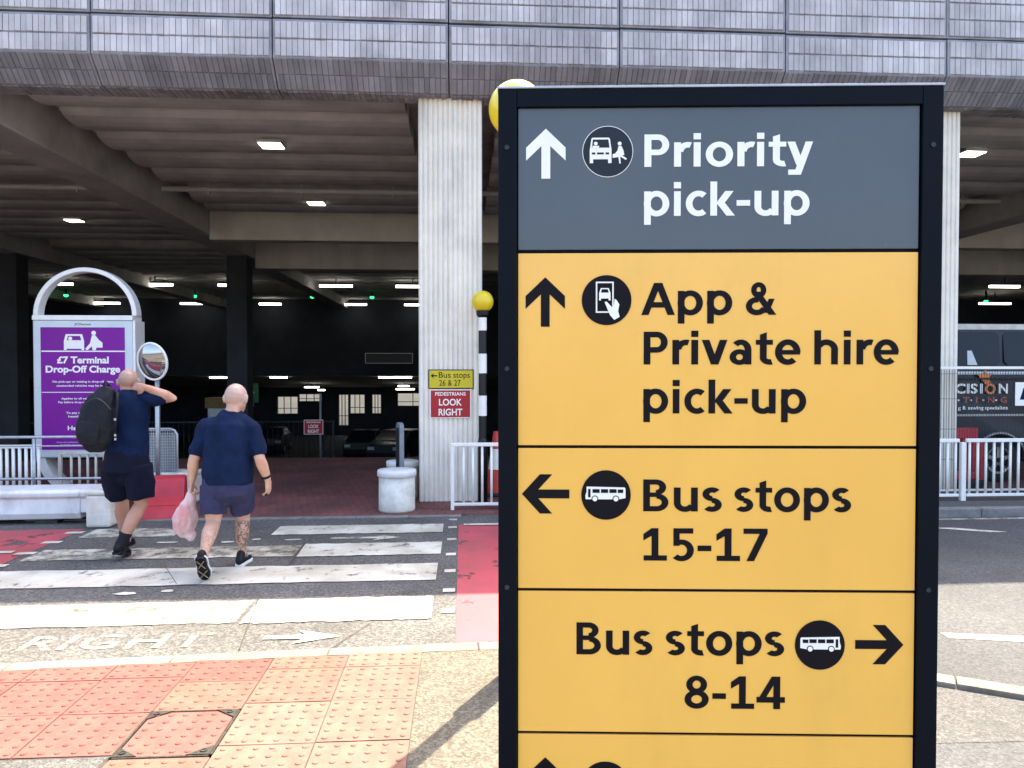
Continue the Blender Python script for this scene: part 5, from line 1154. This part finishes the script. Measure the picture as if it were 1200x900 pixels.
body += [limb([RA, (0, -.11, .09), (-.01, -.02, .05)], [.04, .04, .03]), limb([LA, (-.185, .42, .06), (-.185, .52, .04)], [.04, .04, .03])]
link('body', merged(body, .0065, 4), 'skin_tan', P1)
eyes(Mx1, P1)
shirt = [ring_loft([(.025, .0, .93, .185, .15), (.025, .0, 1.03, .188, .148), (.028, .0, 1.17, .192, .145), (.03, .0, 1.32, .205, .145), (.03, .0, 1.43, .200, .125), (.028, .0, 1.505, .12, .092), (.024, .01, 1.545, .074, .072)], 30, False)]
shirt += [cloth_arm(LS, LE, .8, .075, .07), cloth_arm(RS, RE, .62, .082, .074)]
s1_ = link('shirt', merged(shirt, .009, 5, foldfn(1, .014, 5.7)), 'navy', P1)
MB().tube([(.023 + .068 * math.cos(2 * math.pi * k / 20), .012 + .068 * math.sin(2 * math.pi * k / 20), 1.548 + .012 * math.sin(2 * math.pi * k / 20)) for k in range(20)], .012, 8, True).build('collar', 'navy_dark', s1_, smooth=True)
sh_ = [ring_loft([(.02, .0, .80, .205, .165), (.02, .0, .90, .20, .16), (.02, .0, 1.0, .18, .145)], 26, False),
       ring_loft([(-.085, .02, .86, .125, .145), (-.11, .09, .72, .13, .135), (-.125, .16, .555, .122, .12)], 22, False),
       ring_loft([(.115, .0, .86, .125, .145), (.125, .01, .72, .125, .135), (.132, .015, .55, .115, .12)], 22, False),
       ring_loft([(.225, .0, .78, .028, .06), (.232, .01, .70, .030, .065), (.225, .01, .63, .026, .06)], 14), ring_loft([(-.20, .07, .76, .028, .06), (-.215, .09, .68, .030, .065), (-.21, .10, .61, .026, .06)], 14)]
sh_.append(ball((.015, .02, .87), (.195, .165, .13))); sh_.append(ball((.01, .03, .76), (.10, .13, .10)))
link('shorts', merged(sh_, .009, 4, foldfn(1, .012, 2.1)), 'navy_dark', P1)
link('sock', merged([limb([lerp(RK, RA, .70), lerp(RK, RA, .85), RA, (RA[0], RA[1] + .02, RA[2] - .05)], [.054, .048, .047, .045])], .007, 3), 'black_fabric', P1)
link('sock', merged([limb([lerp(LK, LA, .84), LA, (LA[0], LA[1] + .02, LA[2] - .05)], [.047, .046, .045])], .007, 3), 'black_fabric', P1)
shoe('shoe', (-.01, .06, .010), (.0, -.185, .070), 'shoe_black', 'shoe_black', P1, 1.05, .052)
shoe('shoe', (-.20, .60, .0), (-.185, .345, .0), 'shoe_black', 'shoe_black', P1, 1.05, .052)
# backpack hangs from the left shoulder
BP = empty('backpack', (-3.11 - .12, 7.15 - .20, 1.03), 0, 'large black backpack on the back of the man with the raised arm', 'backpack')
def bpfold(co): return .012 * mnoise.noise(Vector((co.x * 10 + 3, co.y * 10, co.z * 7))) + .006 * mnoise.noise(Vector((co.x * 24, co.y * 24, co.z * 16)))
bl = [ring_loft([(-.045, -.02, .02, .105, .06), (-.04, -.03, .08, .155, .09), (-.03, -.03, .20, .165, .10), (-.005, -.025, .33, .155, .095), (.03, -.015, .45, .12, .08), (.065, .0, .53, .07, .055)], 24)]
bp_ = link('body', merged(bl, .009, 4, bpfold), 'black_fabric', BP)
link('front_pocket', merged([ring_loft([(-.06, -.105, .06, .09, .03), (-.055, -.115, .14, .11, .035), (-.045, -.11, .24, .095, .028)], 18)], .008, 3, bpfold), 'black_fabric', BP)
MB().tube([(.09, .03, .52), (.15, .0, .50), (.175, -.055, .42), (.165, -.065, .25), (.145, -.05, .08)], [.02, .018, .014, .010, .008], 8).build('strap', 'black_fabric', BP, smooth=True)
MB().tube([(.03, .0, .57), (.055, -.02, .61), (.09, .0, .565)], .008, 6).build('grab_handle', 'black_fabric', BP, smooth=True)
for z in (.26, .12, .085): MB().box(.155, .172, -.083, -.071, z, z + .02).build('buckle', 'galv', BP)
zp = [(-.11 + .26 * t, -.128 - .0 * t, .36 + .10 * math.sin(math.pi * t)) for t in [i / 10 for i in range(11)]]
MB().tube(zp, .004, 6).build('zip', 'mesh_dark', BP)
